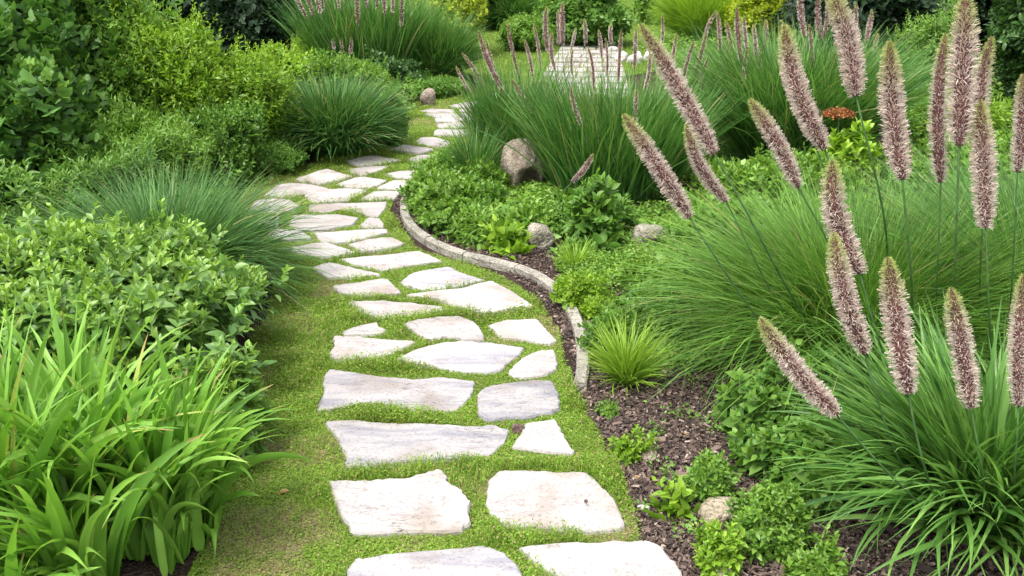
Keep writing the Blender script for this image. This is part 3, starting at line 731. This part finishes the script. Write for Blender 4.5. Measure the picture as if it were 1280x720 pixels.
# ---- far background
lw = 'far background'
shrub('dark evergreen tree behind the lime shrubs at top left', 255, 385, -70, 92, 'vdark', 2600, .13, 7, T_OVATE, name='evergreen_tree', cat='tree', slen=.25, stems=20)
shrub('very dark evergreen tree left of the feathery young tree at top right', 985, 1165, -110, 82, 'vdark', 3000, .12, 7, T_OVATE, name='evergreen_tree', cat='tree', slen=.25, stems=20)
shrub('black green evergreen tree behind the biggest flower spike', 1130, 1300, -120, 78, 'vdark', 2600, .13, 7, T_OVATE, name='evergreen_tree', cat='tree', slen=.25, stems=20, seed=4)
shrub('tall clipped looking dark shrub at the right edge of the photo', 1225, 1420, -130, 175, 'dark', 4200, .075, 9, T_OVATE, cat='shrub', slen=.16, stems=16)
shrub('slender feathery bright green young tree in front of dark trees', 1105, 1200, 2, 165, 'cover', 900, .05, 16, T_LANCE, name='young_tree', cat='tree', slen=.22, k=.4, stems=14, lump=.35, zc=.5)
shrub('round clipped dark green bush by the far lawn', 672, 792, -28, 62, 'mid', 2600, .08, 8, T_SMALL, slen=.12, cat='bush')
shrub('low bright bush left of the round clipped one', 618, 690, 18, 66, 'cover', 1400, .06, 8, T_SMALL, slen=.12, cat='bush')
grass_clump('dark tuft of far grass above the low bright bush', 596, 682, -12, 40, 'midgrass', 3000, .02, name='ornamental_grass', spread=.35)
grass_clump('bright green round grass mound beside the far lawn', 826, 928, -24, 60, 'limegrass', 6000, .012, spread=.3, lean=1.1, droop=.8)
shrub('yellow green bush right of the bright round grass mound', 905, 985, -30, 68, 'yellow', 1500, .08, 8, T_SMALL, slen=.15, cat='bush')
shrub('silvery green small bush on the far lawn left of the bright mound', 792, 846, -20, 32, 'cover', 900, .09, 8, T_SMALL, slen=.15, cat='bush')
shrub('yellow green tall shrub behind the left plumed grass', 500, 610, -50, 75, 'yellow', 2600, .07, 10, T_SMALL, slen=.18, cat='shrub')
shrub('mid green rounded shrub at the far left of the lawn', 560, 650, -70, 40, 'dark', 1800, .1, 8, T_SMALL, slen=.18, cat='shrub')
for i, (x, w_, lb) in enumerate([(420, 260, 'tall leafy tree beyond the garden behind the left plumed grass'), (640, 240, 'broad tree beyond the far lawn behind the round bush'), (880, 260, 'broad tree beyond the far lawn behind the bright grass mound')]):
    c = G(x, -8); c = c / c[1] * 34; c[2] = 0; c[1] += 2
    shrub(lb, 0, 1, 0, 1, 'dark', 2200, .3, 7, T_OVATE, name='tree', cat='tree', slen=.6, cen=(c, 3.6, 6.5), stems=24, seed=70 + i)

shrub('dark maroon shrub between the lobed shrub and the evergreen at the top', 150, 300, -120, 90, 'vdark', 1800, .13, 7, T_OVATE, slen=.25, stems=20, seed=88)
shrub('mid green tall shrub behind the tall upright grass', 370, 520, -120, 70, 'mid', 1800, .12, 8, T_OVATE, slen=.22, stems=20, seed=89)
# ---- left background
rt = grass_clump('tall upright grass with a row of plumes cut by the top edge', 368, 560, 8, 114, 'midgrass', 4200, .014, spread=.62, lean=.38, droop=.5, name='ornamental_grass', group=None)
lst = [(350, -40, 383, 22, 7), (372, -38, 392, 20, 8), (385, -50, 400, 18, 7), (398, -40, 404, 16, 6), (420, -40, 424, 12, 6), (447, -55, 447, 32, 8), (470, -50, 471, 12, 7), (482, -50, 481, 18, 7), (493, -40, 491, 16, 7), (508, -40, 502, 34, 8), (458, -40, 459, 10, 6), (415, 48, 418, 62, 5), (427, 48, 428, 66, 6), (439, 46, 438, 68, 6)]
cc = np.array(rt.location)
spikes_from(rt, lst, lambda i, q: depth_of(cc) - (.95 if i >= 11 else 1.0 + .1 * (i % 3)), cc[:2], 31, 420, .022, .25)
grass_clump('drooping grass beside the low hedge under the yellow shrub', 505, 592, 25, 108, 'midgrass', 2600, .013, spread=.4, lean=.85, droop=1.0)
shrub('low clipped hedge along the far bend of the path', 512, 588, 96, 123, 'mid', 1800, .04, 8, T_SMALL, slen=.05, sprout=0, lump=.1, name='hedge', cat='hedge', k=.55)
shrub('small dark leaved shrub at the left end of the low hedge', 445, 520, 72, 122, 'dark', 900, .06, 9, T_OVATE, slen=.1, cat='shrub')
shrub('yellow green spires in front of the tall plumed grass', 366, 420, 38, 110, 'lime', 500, .05, 18, T_LANCE, slen=.25, cat='perennial', name='perennial', up=1.6, zc=.6)
shrub('lime green loose shrub between the big leafy shrub and the grass mound', 315, 410, 56, 150, 'lime', 1100, .06, 13, T_SMALL, slen=.2, lump=.4, sprout=.15)
shrub('soft green rounded shrub rising above the grass mound', 385, 495, 74, 152, 'cover', 1700, .045, 12, T_SMALL, slen=.14, lump=.3)
shrub('bright green cushion along the far left verge right of the grass mound', 474, 512, 122, 184, 'cover', 2200, .028, 10, T_SMALL, slen=.07)
grass_clump('low arching grass mound beside the outer bend of the path', 345, 492, 108, 205, 'bluegrass', 3600, .011, spread=.35, lean=1.0, droop=1.1)
shrub('low cushion of fine leaves at the foot of the grass mound by the verge', 300, 385, 176, 222, 'mid', 1800, .028, 10, T_SMALL, slen=.06)
shrub('tall feathery bright green shrub beside the lobed shrub at the top left', 105, 262, 18, 232, 'cover', 2600, .055, 18, T_NARROW, slen=.34, lump=.45, stems=40, sprout=.16, fill=.45, wscale=1.5)
shrub('tallest lime feathery shrub in front of the dark evergreen', 190, 318, 8, 228, 'lime', 2600, .05, 20, T_NARROW, slen=.34, lump=.45, stems=40, sprout=.16, fill=.45, wscale=1.5)
shrub('yellowish sloping feathery shrub right of the tallest lime one', 262, 372, 58, 212, 'lime', 2000, .045, 18, T_NARROW, slen=.28, lump=.45, stems=30, sprout=.16, fill=.45, wscale=1.5)
shrub('soft mid green undergrowth at the foot of the feathery shrubs', 120, 265, 128, 268, 'cover', 2000, .05, 14, T_LANCE, slen=.24, lump=.4, stems=20, sprout=.14)
shrub('mid green feathery shrub along the left verge under the lime shrub', 225, 322, 135, 240, 'mid', 1900, .042, 14, T_SMALL, slen=.2, lump=.3, sprout=.08)
shrub('big dark shrub with broad lobed leaves at the top left corner', -150, 175, -110, 255, 'lobed', 4200, .08, 9, T_LOBED, slen=.34, lump=.4, stems=40, sprout=.12, wscale=1.0, name='broadleaf_shrub')
shrub('second dark lobed shrub below the first at the left edge', -60, 130, 60, 285, 'lobed', 700, .085, 9, T_LOBED, slen=.28, lump=.4, sprout=.12, name='broadleaf_shrub', seed=8)
shrub('pale green weed with narrow leaves at the left edge above the front shrub', -40, 70, 200, 335, 'mid', 420, .075, 12, T_LANCE, slen=.18, name='weed', cat='weed', lump=.4)
shrub('ferny weedy plant with wilted stems under the lobed shrub', 55, 215, 175, 300, 'mid', 900, .055, 14, T_LANCE, slen=.2, name='weed', cat='weed', lump=.4, seed=17)

# ---- left foreground
grass_clump('dark arching fountain grass overhanging the left side of the path', 62, 382, 238, 420, 'bluegrass', 4400, .0068, spread=.3, lean=1.1, droop=1.45, nseg=8, k=.85, hscale=1.02)
shrub('dense front shrub with toothed leaves and lime shoot tips at left', -120, 334, 284, 555, 'hydrangea', 2500, .054, 14, T_OVATE, slen=.14, stems=60, lump=.22, sprout=.1, wscale=.9, zc=.5, fill=.62, name='broadleaf_shrub', k=.8)
shrub('low toothed leaf bush between the strap leaves and the left verge', 225, 338, 428, 592, 'hydrangea', 520, .055, 13, T_OVATE, slen=.12, stems=20, lump=.3, sprout=.1, wscale=.9, name='broadleaf_shrub', k=.7)
def strap_clump(lb, x0, x1, yt, yb, n, seed):
    r = np.random.default_rng(seed); c, half, h = fit(x0, x1, yt, yb, .4)
    root = empty('strap_leaf_plant', c, lb, 'perennial')
    # several fans of arching leaves
    nf = 9; fx = r.normal(0, half * .35, nf); fy = r.normal(0, half * .3, nf)
    fi = r.integers(0, nf, n)
    pos = np.stack([c[0] + fx[fi] + r.normal(0, .02, n), c[1] + fy[fi] + r.normal(0, .02, n), np.zeros(n)], 1)
    az = np.arctan2(fy[fi], fx[fi] + .001) + r.normal(0, 1.1, n)
    t0 = np.abs(r.normal(.1, .15, n)); L = h * r.uniform(.55, 1.16, n)
    bend = r.uniform(.35, 2.3, n) * r.uniform(.6, 1, n)
    build('foliage', [blades(pos, az, L, t0, bend, r.uniform(.018, .044, n), 12, .4, r.normal(0, .7, n), 1.9, True, r.normal(0, .3, n))], M['strap'], root, c)
for i, (x0, x1, yt, yb, n, lb) in enumerate([
    (-70, 110, 425, 745, 200, 'lime strap leaved clump at the bottom left corner'),
    (20, 220, 400, 695, 270, 'tallest lime strap leaved clump in front of the toothed shrub'),
    (105, 268, 462, 700, 235, 'lime strap leaved clump leaning over the left verge'),
    (20, 250, 520, 780, 245, 'lime strap leaved clump cut by the bottom edge of the photo')]):
    strap_clump(lb, x0, x1, yt, yb, n, 300 + i)

# ---- centre bed
rc = grass_clump('big plumed fountain grass in the centre right of the boulder', 655, 870, 108, 262, 'midgrass', 5000, .0115, spread=.68, lean=.5, droop=.5, Lvar=.5, hscale=.86, nseg=7, k=.85)
rl = grass_clump('plumed fountain grass leaning over the straight run of flagstones left of the boulder', 600, 690, 106, 222, 'midgrass', 3000, .0105, spread=.7, lean=.55, droop=.55, Lvar=.5, nseg=7, k=.85)
cc = np.array(rc.location); cl = np.array(rl.location)
lst = [(598, 38, 628, 113, 9), (608, 50, 632, 118, 8), (577, 66, 604, 116, 8), (570, 83, 588, 116, 6), (634, 25, 649, 98, 7), (655, 48, 666, 95, 6), (639, 98, 664, 147, 9), (683, 8, 686, 66, 8), (697, 12, 698, 56, 6), (667, 30, 676, 84, 6)]
spikes_from(rl, lst, lambda i, q: depth_of(cl) + (-.5 if i == 6 else .2 * ((i * 7) % 5 - 2.5)), cl[:2], 32, 650, .010, .15)
lst = [(703, 3, 703, 56, 8), (720, 35, 714, 60, 5), (730, 23, 732, 56, 6), (748, 37, 752, 72, 6), (764, 30, 764, 56, 6), (777, 36, 773, 100, 8), (795, 35, 793, 86, 8), (828, 17, 827, 57, 6), (713, 108, 727, 158, 8), (796, 112, 793, 156, 7), (742, 192, 715, 228, 9), (735, 58, 742, 110, 7), (716, 62, 716, 95, 6), (757, 48, 759, 92, 6), (846, 42, 838, 92, 7), (812, 60, 806, 112, 7), (690, 40, 694, 88, 7)]
spikes_from(rc, lst, lambda i, q: depth_of(cc) + (-.75 if i in (8, 9, 10) else .2 * ((i * 7) % 5 - 2.5)), cc[:2], 34, 650, .010, .2)
grass_clump('fine low grass spilling over the inner bend beside the far flagstones', 560, 628, 160, 240, 'midgrass', 1100, .006, spread=.5, lean=.9, droop=1.0, nseg=6, k=.8)
r2 = grass_clump('second plumed grass behind the centre right of the bed', 858, 1112, 62, 222, 'midgrass', 5600, .0115, spread=.5, lean=.75, droop=.85, nseg=7, k=.6)
cc2 = np.array(r2.location)
lst = [(868, 50, 853, 102, 8), (883, 42, 864, 112, 8), (896, 13, 880, 52, 7), (897, 15, 900, 62, 7), (907, 27, 915, 62, 7), (921, 8, 926, 76, 10), (895, 86, 877, 128, 7), (945, 65, 903, 128, 7), (942, 30, 945, 70, 7), (958, 25, 957, 75, 8), (1001, -20, 1006, 46, 10), (1024, -10, 1026, 50, 9), (1070, 3, 1067, 50, 8), (1090, 12, 1083, 52, 8), (1098, 42, 1094, 72, 6), (930, 20, 934, 64, 7), (1032, -12, 1030, 44, 8), (978, 25, 978, 72, 6), (886, 70, 872, 124, 6), (912, 52, 902, 104, 6), (935, 58, 930, 108, 6), (957, 48, 950, 100, 6), (988, 40, 990, 92, 6), (1012, 30, 1016, 84, 7), (1046, 52, 1042, 98, 6), (1060, 28, 1056, 78, 6)]
spikes_from(r2, lst, lambda i, q: depth_of(cc2) + .25 * ((i * 7) % 5 - 2), cc2[:2], 33, 650, .012, .25)

# leafy bedding plants behind the kerb
bed = [
 (505, 580, 205, 268, 'cover', .03, 900, 9, T_SMALL, 'bright fine leaved cushion at the inner bend beside the kerb start'),
 (520, 610, 222, 292, 'cover', .03, 1200, 9, T_SMALL, 'bright fine leaved cushion on the tight bend of the kerb'),
 (550, 622, 222, 270, 'mid', .035, 1100, 10, T_SMALL, 'fresh green plant mass left of the boulder'),
 (565, 640, 258, 306, 'cover', .05, 420, 10, T_LANCE, 'narrow leaved bedding plant drooping over the kerb'),
 (608, 685, 256, 302, 'cover', .05, 420, 10, T_OVATE, 'leafy bedding plant with pale leaves below the boulder'),
 (608, 660, 276, 318, 'lime', .06, 60, 10, T_OVATE, 'lone bright leafy plant at the kerb left of the lichen rock'),
 (682, 745, 250, 296, 'mid', .045, 480, 10, T_LANCE, 'narrow leaved green plant right of the boulder'),
 (712, 772, 232, 318, 'mid', .06, 220, 10, T_OVATE, 'leafy plant with broad leaves left of the pale flat topped rock'),
 (750, 792, 244, 300, 'mid', .05, 320, 10, T_LANCE, 'upright leafy plant just behind the pale flat topped rock'),
 (700, 770, 296, 328, 'mid', .035, 420, 10, T_OVATE, 'low leafy patch between the lichen rock and the pale rock'),
 (825, 965, 244, 352, 'cover', .032, 2600, 10, T_SMALL, 'dense bright small leaved mound right of the pale rock'),
 (775, 860, 334, 392, 'cover', .03, 1300, 10, T_SMALL, 'bright small leaved mound in front of the pale rock'),
 (880, 1020, 198, 300, 'cover', .035, 2600, 10, T_SMALL, 'bright leafy mat at the foot of the second plumed grass'),
 (760, 860, 365, 430, 'mid', .028, 1200, 9, T_SMALL, 'low green mat touching the left skirt of the big fine grass'),
 (690, 750, 340, 392, 'lime', .022, 600, 9, T_SMALL, 'small moss like lime cushion beside the kerb curve'),
 (722, 768, 368, 402, 'lime', .02, 420, 9, T_SMALL, 'smaller moss like cushion nearer the viewer beside the kerb'),
 (745, 805, 395, 452, 'mid', .024, 600, 9, T_SMALL, 'low sprawling mat behind the big lime spiky tuft'),
 (1000, 1110, 170, 250, 'mid', .04, 900, 10, T_OVATE, 'leafy mat around the red flower head plant'),
 (1120, 1290, 165, 260, 'cover', .04, 2000, 10, T_SMALL, 'bright low mat at the right edge behind the flower spikes'),
 (1120, 1230, 100, 190, 'limegrass', .05, 1200, 12, T_LANCE, 'bright feathery shrub below the young tree'),
 (583, 632, 204, 246, 'cover', .035, 600, 10, T_SMALL, 'bright soft plant at the left foot of the boulder'),
 (528, 585, 196, 240, 'mid', .03, 700, 9, T_SMALL, 'green cushion between the far flagstones and the inner bend'),
]
for (x0, x1, yt, yb, mt, lf, sh, per, T, lb) in bed:
    shrub(lb, x0, x1, yt, yb, mt, int(sh * .5), lf * 1.5, per, T, name='bedding_plant', cat='plant', slen=lf * 3.2, stems=12, k=.6, lump=.3, sprout=.12)
# red flower head plant
rf = shrub('lime leaved plant with a flat red flower head behind the spikes', 1008, 1085, 158, 262, 'lime', 130, .085, 12, T_OVATE, name='flowering_plant', cat='flower', slen=.16, stems=20, up=1.4, k=.4)
M['red'] = leafmat('red_floret', [(.2, .05, .025), (.36, .12, .04), (.45, .22, .08)], .1, .6, .3)
c = np.array(rf.location); hd = P(1048, 143, depth_of(c)); r = np.random.default_rng(9); n = 900
a = r.random(n) * 6.28; q = np.sqrt(r.random(n)) * .1
pp = np.stack([hd[0] + np.cos(a) * q, hd[1] + np.sin(a) * q, hd[2] + .02 - q * q * 2.2 + r.normal(0, .006, n)], 1)
fh = build('flower_head', [leaves(pp, norm(r.normal(size=(n, 3)) + [0, 0, .8]), r.normal(size=(n, 3)), np.full(n, .022), T_SMALL)], M['red'], rf, c)
build('stem', [tubes(np.linspace([c[0], c[1], 0], [hd[0], hd[1], hd[2]], 5)[None], .006, 6)], M['stem'], rf, c)

# ---- right: big fine fountain grass with tall flower spikes
rm = grass_clump('large pale green fine fountain grass with long flower spikes at right', 852, 1262, 262, 522, 'palegrass', 7600, .0062, spread=.42, lean=1.15, droop=1.35, nseg=8, k=.85)
ccm = np.array(rm.location)
rm2 = grass_clump('fine fountain grass with flower spikes at the right edge of the photo', 1090, 1480, 225, 500, 'midgrass', 6800, .0065, spread=.42, lean=1.05, droop=1.3, nseg=8, k=.85)
ccm2 = np.array(rm2.location)
SA = [(800, 30, 893, 192, 30, (1010, 430)), (858, 155, 908, 252, 24, (1000, 420)), (779, 143, 862, 272, 26, (1020, 440)), (937, 124, 998, 234, 26, (1060, 420)), (980, 30, 1031, 187, 30, (1080, 420)), (977, 80, 1014, 170, 22, (1075, 415)), (1040, -12, 1070, 120, 34, (1110, 430)), (1040, 200, 1075, 342, 34, (1130, 450))]
spikes_from(rm, SA, lambda i, q: [2.85, 3.1, 3.0, 3.1, 3.1, 3.25, 3.0, 2.8][i], ccm[:2], 41, 3000, .0066)
SB = [(1112, 52, 1128, 224, 36, (1135, 440)), (1207, -12, 1199, 182, 44, (1190, 440)), (1182, 42, 1176, 228, 30, (1165, 430)), (1240, 46, 1232, 205, 26, (1225, 430)), (1225, 125, 1232, 285, 34, (1235, 440)), (1279, 93, 1272, 215, 24, (1255, 430))]
spikes_from(rm2, SB, lambda i, q: [2.9, 2.75, 2.95, 3.05, 2.75, 2.9][i], ccm2[:2], 42, 3000, .0066)
rb = grass_clump('coarse green grass clump with drooping blades at the bottom right corner', 1010, 1400, 455, 735, 'coarse', 1700, .018, spread=.3, lean=1.05, droop=1.25, nseg=9, fold=.3, k=.8)
ccb = np.array(rb.location)
SC = [(1042, 292, 1081, 442, 36, (1180, 640)), (1110, 322, 1136, 492, 38, (1200, 650)), (1189, 360, 1214, 510, 33, (1230, 650)), (1280, 342, 1273, 508, 34, (1270, 650)), (950, 398, 1046, 518, 34, (1190, 670))]
spikes_from(rb, SC, lambda i, q: [2.4, 2.3, 2.3, 2.3, 2.3][i], ccb[:2], 43, 3000, .0056)
grass_clump('large lime spiky tuft at the near end of the kerb', 738, 826, 410, 490, 'limegrass', 420, .0075, spread=.2, lean=1.1, droop=.9, nseg=6, fold=.3, k=.5, name='spiky_tuft', cat='tuft')
grass_clump('small lime spiky tuft inside the kerb curve', 690, 748, 305, 345, 'limegrass', 160, .006, spread=.2, lean=1.2, droop=.9, nseg=5, k=.5, name='spiky_tuft', cat='tuft')
front = [
 (900, 1030, 460, 560, 'mid', .05, 420, 9, T_BROAD, 'broad round leaved plant under the skirt of the big fine grass'),
 (940, 1080, 520, 625, 'mid', .045, 560, 9, T_BROAD, 'round leaved sprawling plant beside the coarse corner grass'),
 (758, 808, 538, 580, 'lime', .022, 110, 10, T_SMALL, 'low bright weed beside the small smooth tan stone'),
 (848, 910, 562, 626, 'cover', .023, 330, 10, T_OVATE, 'bushy little green plant above the pointed leaf seedling'),
 (820, 865, 600, 650, 'lime', .055, 9, 9, T_OVATE, 'pointed leaf bright seedling left of the tan rock'),
 (922, 1002, 600, 695, 'cover', .022, 800, 10, T_OVATE, 'fine leaved bushy plant right of the tan rock'),
 (866, 925, 665, 722, 'lime', .026, 160, 10, T_OVATE, 'small bright weed at the bottom of the mulch bed'),
 (985, 1050, 686, 740, 'cover', .028, 320, 10, T_OVATE, 'leafy plant at the bottom edge under the coarse grass'),
 (745, 775, 500, 522, 'cover', .015, 60, 8, T_SMALL, 'tiny sprout patch on bare mulch below the spiky tuft'),
]
for (x0, x1, yt, yb, mt, lf, sh, per, T, lb) in front:
    shrub(lb, x0, x1, yt, yb, mt, int(sh * .9 + 3), lf * 1.1, per, T, name='bedding_plant', cat='plant', slen=lf * 2.4, stems=14, k=.5, lump=.42, sprout=.16, zc=.3, fill=.35)

# ---------------------------------------------------------------- stuff: turf on the path, lawn, mulch, creeping cover
def sample(poly, dens_fn, nmax, seed):
    r = np.random.default_rng(seed); poly = np.asarray(poly)[:, :2]; lo, hi = poly.min(0), poly.max(0)
    x = r.uniform(lo[0], hi[0], nmax); y = r.uniform(lo[1], hi[1], nmax)
    k = inpoly(x, y, poly)
    x, y = x[k], y[k]; k = r.random(len(x)) < dens_fn(x, y)
    return x[k], y[k], r
near = lambda x, y: np.minimum(1, (2.7 / np.maximum(y, 1.5)) ** 1.5)
def turf_density(x, y):
    d = 1.9 * vnoise(x, y, 4.5, 3) * (.55 + .9 * vnoise(x, y, 14, 4)) - .38
    d = d - np.interp(y, [2, 3.2, 4.2], [.4, .3, 0]) * (np.interp(y, LWy, LWx) + .16 > x) + .25 * (np.interp(y, LWy, LWx) + .42 < x)
    return near(x, y) * np.clip(d, .27 * (.3 + vnoise(x, y, 30, 12)), 1)
oy = np.argsort(LW[:, 1]); LWy, LWx = LW[oy, 1], LW[oy, 0]
gx, gy = np.meshgrid(np.arange(-3, 3, .028), np.arange(1.2, 14, .028)); ins = inpoly(gx.ravel() + .014, gy.ravel() + .014, VERGE).reshape(gx.shape)
ins[-1, :] = ins[:, -1] = False
iy, ix = np.nonzero(ins); W_ = gx.shape[1]; q0 = iy * W_ + ix
Fg = np.stack([q0, q0 + 1, q0 + 1 + W_, q0 + W_], 1); us, inv = np.unique(Fg, return_inverse=True)
Vg = np.stack([gx.ravel()[us], gy.ravel()[us], np.full(len(us), .004)], 1)
dens = turf_density(Vg[:, 0], Vg[:, 1]) / near(Vg[:, 0], Vg[:, 1])
tag(build('path', [(Vg, inv.reshape(-1, 4), np.clip(dens, 0, 1))], M['verge']), kind='structure')
x, y, r = sample(VERGE, turf_density, 2600000, 5)
k = y > 1.7; x, y = x[k], y[k]
st = np.zeros(len(x), bool)
for p in STONE_POLYS:
    lo, hi = p.min(0), p.max(0); b = (x > lo[0]) & (x < hi[0]) & (y > lo[1]) & (y < hi[1])
    ii = np.nonzero(b)[0]
    if len(ii): st[ii] |= inpoly(x[ii], y[ii], p)
x, y = x[~st], y[~st]; n = len(x)
dome = np.clip((vnoise(x, y, 6, 8) - .45) * 3.2, 0, 1)
hh = (.007 + .036 * dome + .005 * vnoise(x, y, 25, 9)) * r.uniform(.55, 1.35, n) * (1 + .05 * np.maximum(y - 3, 0))
far = 1 + .16 * np.maximum(y - 2.5, 0)
b = r.random(n) < .5; m = int(b.sum())
tb = blades(np.stack([x[b], y[b], np.full(m, .004)], 1), r.random(m) * 6.28, hh[b], np.abs(r.normal(0, .6, m)), r.normal(.5, .5, m), .0026 * far[b] * r.uniform(.7, 1.4, m), 2)
q = ~b; m = int(q.sum())
tl = leaves(np.stack([x[q], y[q], .004 + hh[q] * r.uniform(.55, 1, m)], 1), norm(np.stack([r.normal(size=m), r.normal(size=m), r.uniform(-.1, 1.0, m)], 1)), norm(np.stack([r.normal(0, .6, m), r.normal(0, .6, m), np.ones(m)], 1)), .0075 * far[q] ** .8 * r.uniform(.6, 1.4, m), T_SMALL)
tag(build('grass', [tb, tl], M['turf']), kind='stuff')
print('turf blades', n)
x, y, r = sample(lawn_poly, lambda x, y: np.minimum(1, (12 / np.maximum(y, 10)) ** 2), 700000, 6); n = len(x)
tb = blades(np.stack([x, y, np.full(n, .008)], 1), r.random(n) * 6.28, r.uniform(.03, .06, n), np.abs(r.normal(0, .5, n)), r.normal(.5, .4, n), np.full(n, .012) * r.uniform(.7, 1.4, n), 2)
tag(build('lawn_grass', [tb], M['lawn']), kind='stuff')

bedpoly = np.array([G(*p)[:2] for p in [(800, 790), (806, 720), (800, 655), (778, 600), (752, 545), (722, 500), (716, 455), (700, 410), (668, 365), (625, 338), (575, 322), (535, 308), (510, 292), (493, 268), (492, 250), (515, 236), (640, 250), (900, 260), (1290, 400), (1330, 790)]])
x, y, r = sample(bedpoly, lambda x, y: np.minimum(1, (3 / np.maximum(y, 2)) ** 1.6), 330000, 7); n = len(x)
L = r.gamma(2.0, .0042, n) + .003; W = L * r.uniform(.25, .6, n); Hh = W * r.uniform(.2, .6, n)
d = norm(np.stack([r.normal(size=n), r.normal(size=n), r.normal(0, .3, n)], 1)); up = norm(np.stack([r.normal(0, .4, n), r.normal(0, .4, n), np.ones(n)], 1))
bx = np.array([(-.5, -.5, -.5), (.5, -.5, -.5), (.4, .5, -.5), (-.35, .5, -.5), (-.5, -.5, .5), (.4, -.45, .5), (.45, .5, .4), (-.5, .4, .5)], float)
bf = np.array([(0, 3, 2, 1), (4, 5, 6, 7), (0, 1, 5, 4), (1, 2, 6, 5), (2, 3, 7, 6), (3, 0, 4, 7)])
yv = d; xv = norm(np.cross(yv, up)); zv = np.cross(xv, yv)
pz = np.stack([x, y, r.uniform(.002, .016, n)], 1)
V = pz[:, None] + bx[None, :, :1] * W[:, None, None] * xv[:, None] + bx[None, :, 1:2] * L[:, None, None] * yv[:, None] + bx[None, :, 2:] * Hh[:, None, None] * zv[:, None]
Fc = (np.arange(n)[:, None, None] * 8 + bf[None]).reshape(-1, 4)
tag(build('bark_mulch', [(V.reshape(-1, 3), Fc)], M['chip'], smooth=False), kind='stuff')
print('chips', n)

def cover(name, poly, nmax, dens, size, mat, seed, hgt, T=T_SMALL):
    x, y, r = sample(poly, dens, nmax, seed); n = len(x)
    hz = hgt * (.25 + vnoise(x, y, 4, seed)) * r.random(n) ** .6
    d = norm(np.stack([r.normal(size=n), r.normal(size=n), r.uniform(-.1, .9, n)], 1))
    lv = leaves(np.stack([x, y, hz + .01], 1), d, norm(np.stack([r.normal(0, .5, n), r.normal(0, .5, n), np.ones(n)], 1)), size * r.uniform(.6, 1.3, n), T, r.random(n))
    tag(build(name, [lv], M[mat]), kind='stuff')
cover('ground_cover', [G(*p)[:2] for p in [(520, 268), (520, 215), (580, 180), (860, 190), (1290, 190), (1300, 330), (900, 330), (790, 320), (700, 300), (600, 300), (548, 290)]], 150000, lambda x, y: np.clip(2.2 * vnoise(x, y, 3, 21) - .55, 0, 1), .03, 'cover', 51, .09)
cover('ground_cover', [G(*p)[:2] for p in [(735, 400), (715, 365), (690, 335), (720, 318), (900, 320), (900, 470), (840, 470)]], 45000, lambda x, y: np.clip(2.6 * vnoise(x, y, 5, 22) - 1.0, 0, 1), .02, 'cover', 52, .08)
cover('ground_cover', [G(*p)[:2] for p in [(-300, 320), (-300, 100), (300, 70), (560, 70), (540, 118), (500, 160), (330, 225), (250, 280), (60, 330)]], 160000, lambda x, y: np.clip(2.0 * vnoise(x, y, 2, 23) - .5, 0, 1), .05, 'mid', 53, .22)
cover('ground_cover', [G(*p)[:2] for p in [(800, 60), (1300, 60), (1300, 190), (860, 190)]], 120000, lambda x, y: np.clip(2.2 * vnoise(x, y, 2, 24) - .5, 0, 1), .05, 'cover', 54, .25)
cover('ground_cover', [G(*p)[:2] for p in [(735, 480), (850, 470), (1060, 560), (1060, 730), (860, 730), (800, 640), (760, 545)]], 9000, lambda x, y: np.clip(3.2 * vnoise(x, y, 9, 25) - 2.0, 0, 1), .017, 'mid', 55, .035)
cover('ground_cover', [G(*p)[:2] for p in [(735, 400), (735, 350), (830, 340), (860, 420), (800, 470)]], 9000, lambda x, y: np.clip(3 * vnoise(x, y, 8, 26) - 1.2, 0, 1), .022, 'lime', 56, .06)
r = np.random.default_rng(77)
for i, (px, py, lb) in enumerate([(463, 591, 'curled tan leaf lying on the turf above the notched flagstone'), (362, 617, 'brown leaf on the worn turf at the left verge'), (796, 604, 'pale dry leaf on the mulch beside the verge'), (860, 548, 'tan dry leaf on the mulch above the bushy little plant')]):
    c = G(px, py); c[2] = .012
    a = r.random() * 6.28
    V, Fq, ag = leaves(c[None], np.array([[math.cos(a), math.sin(a), .08]]), np.array([[.1, .1, 1.]]), [.045], T_OVATE)
    tag(build('fallen_leaf', [(V, Fq, ag)], M['dryleaf'], None, c), lb, 'leaf', 'dry leaves lying on the ground')
print('done')
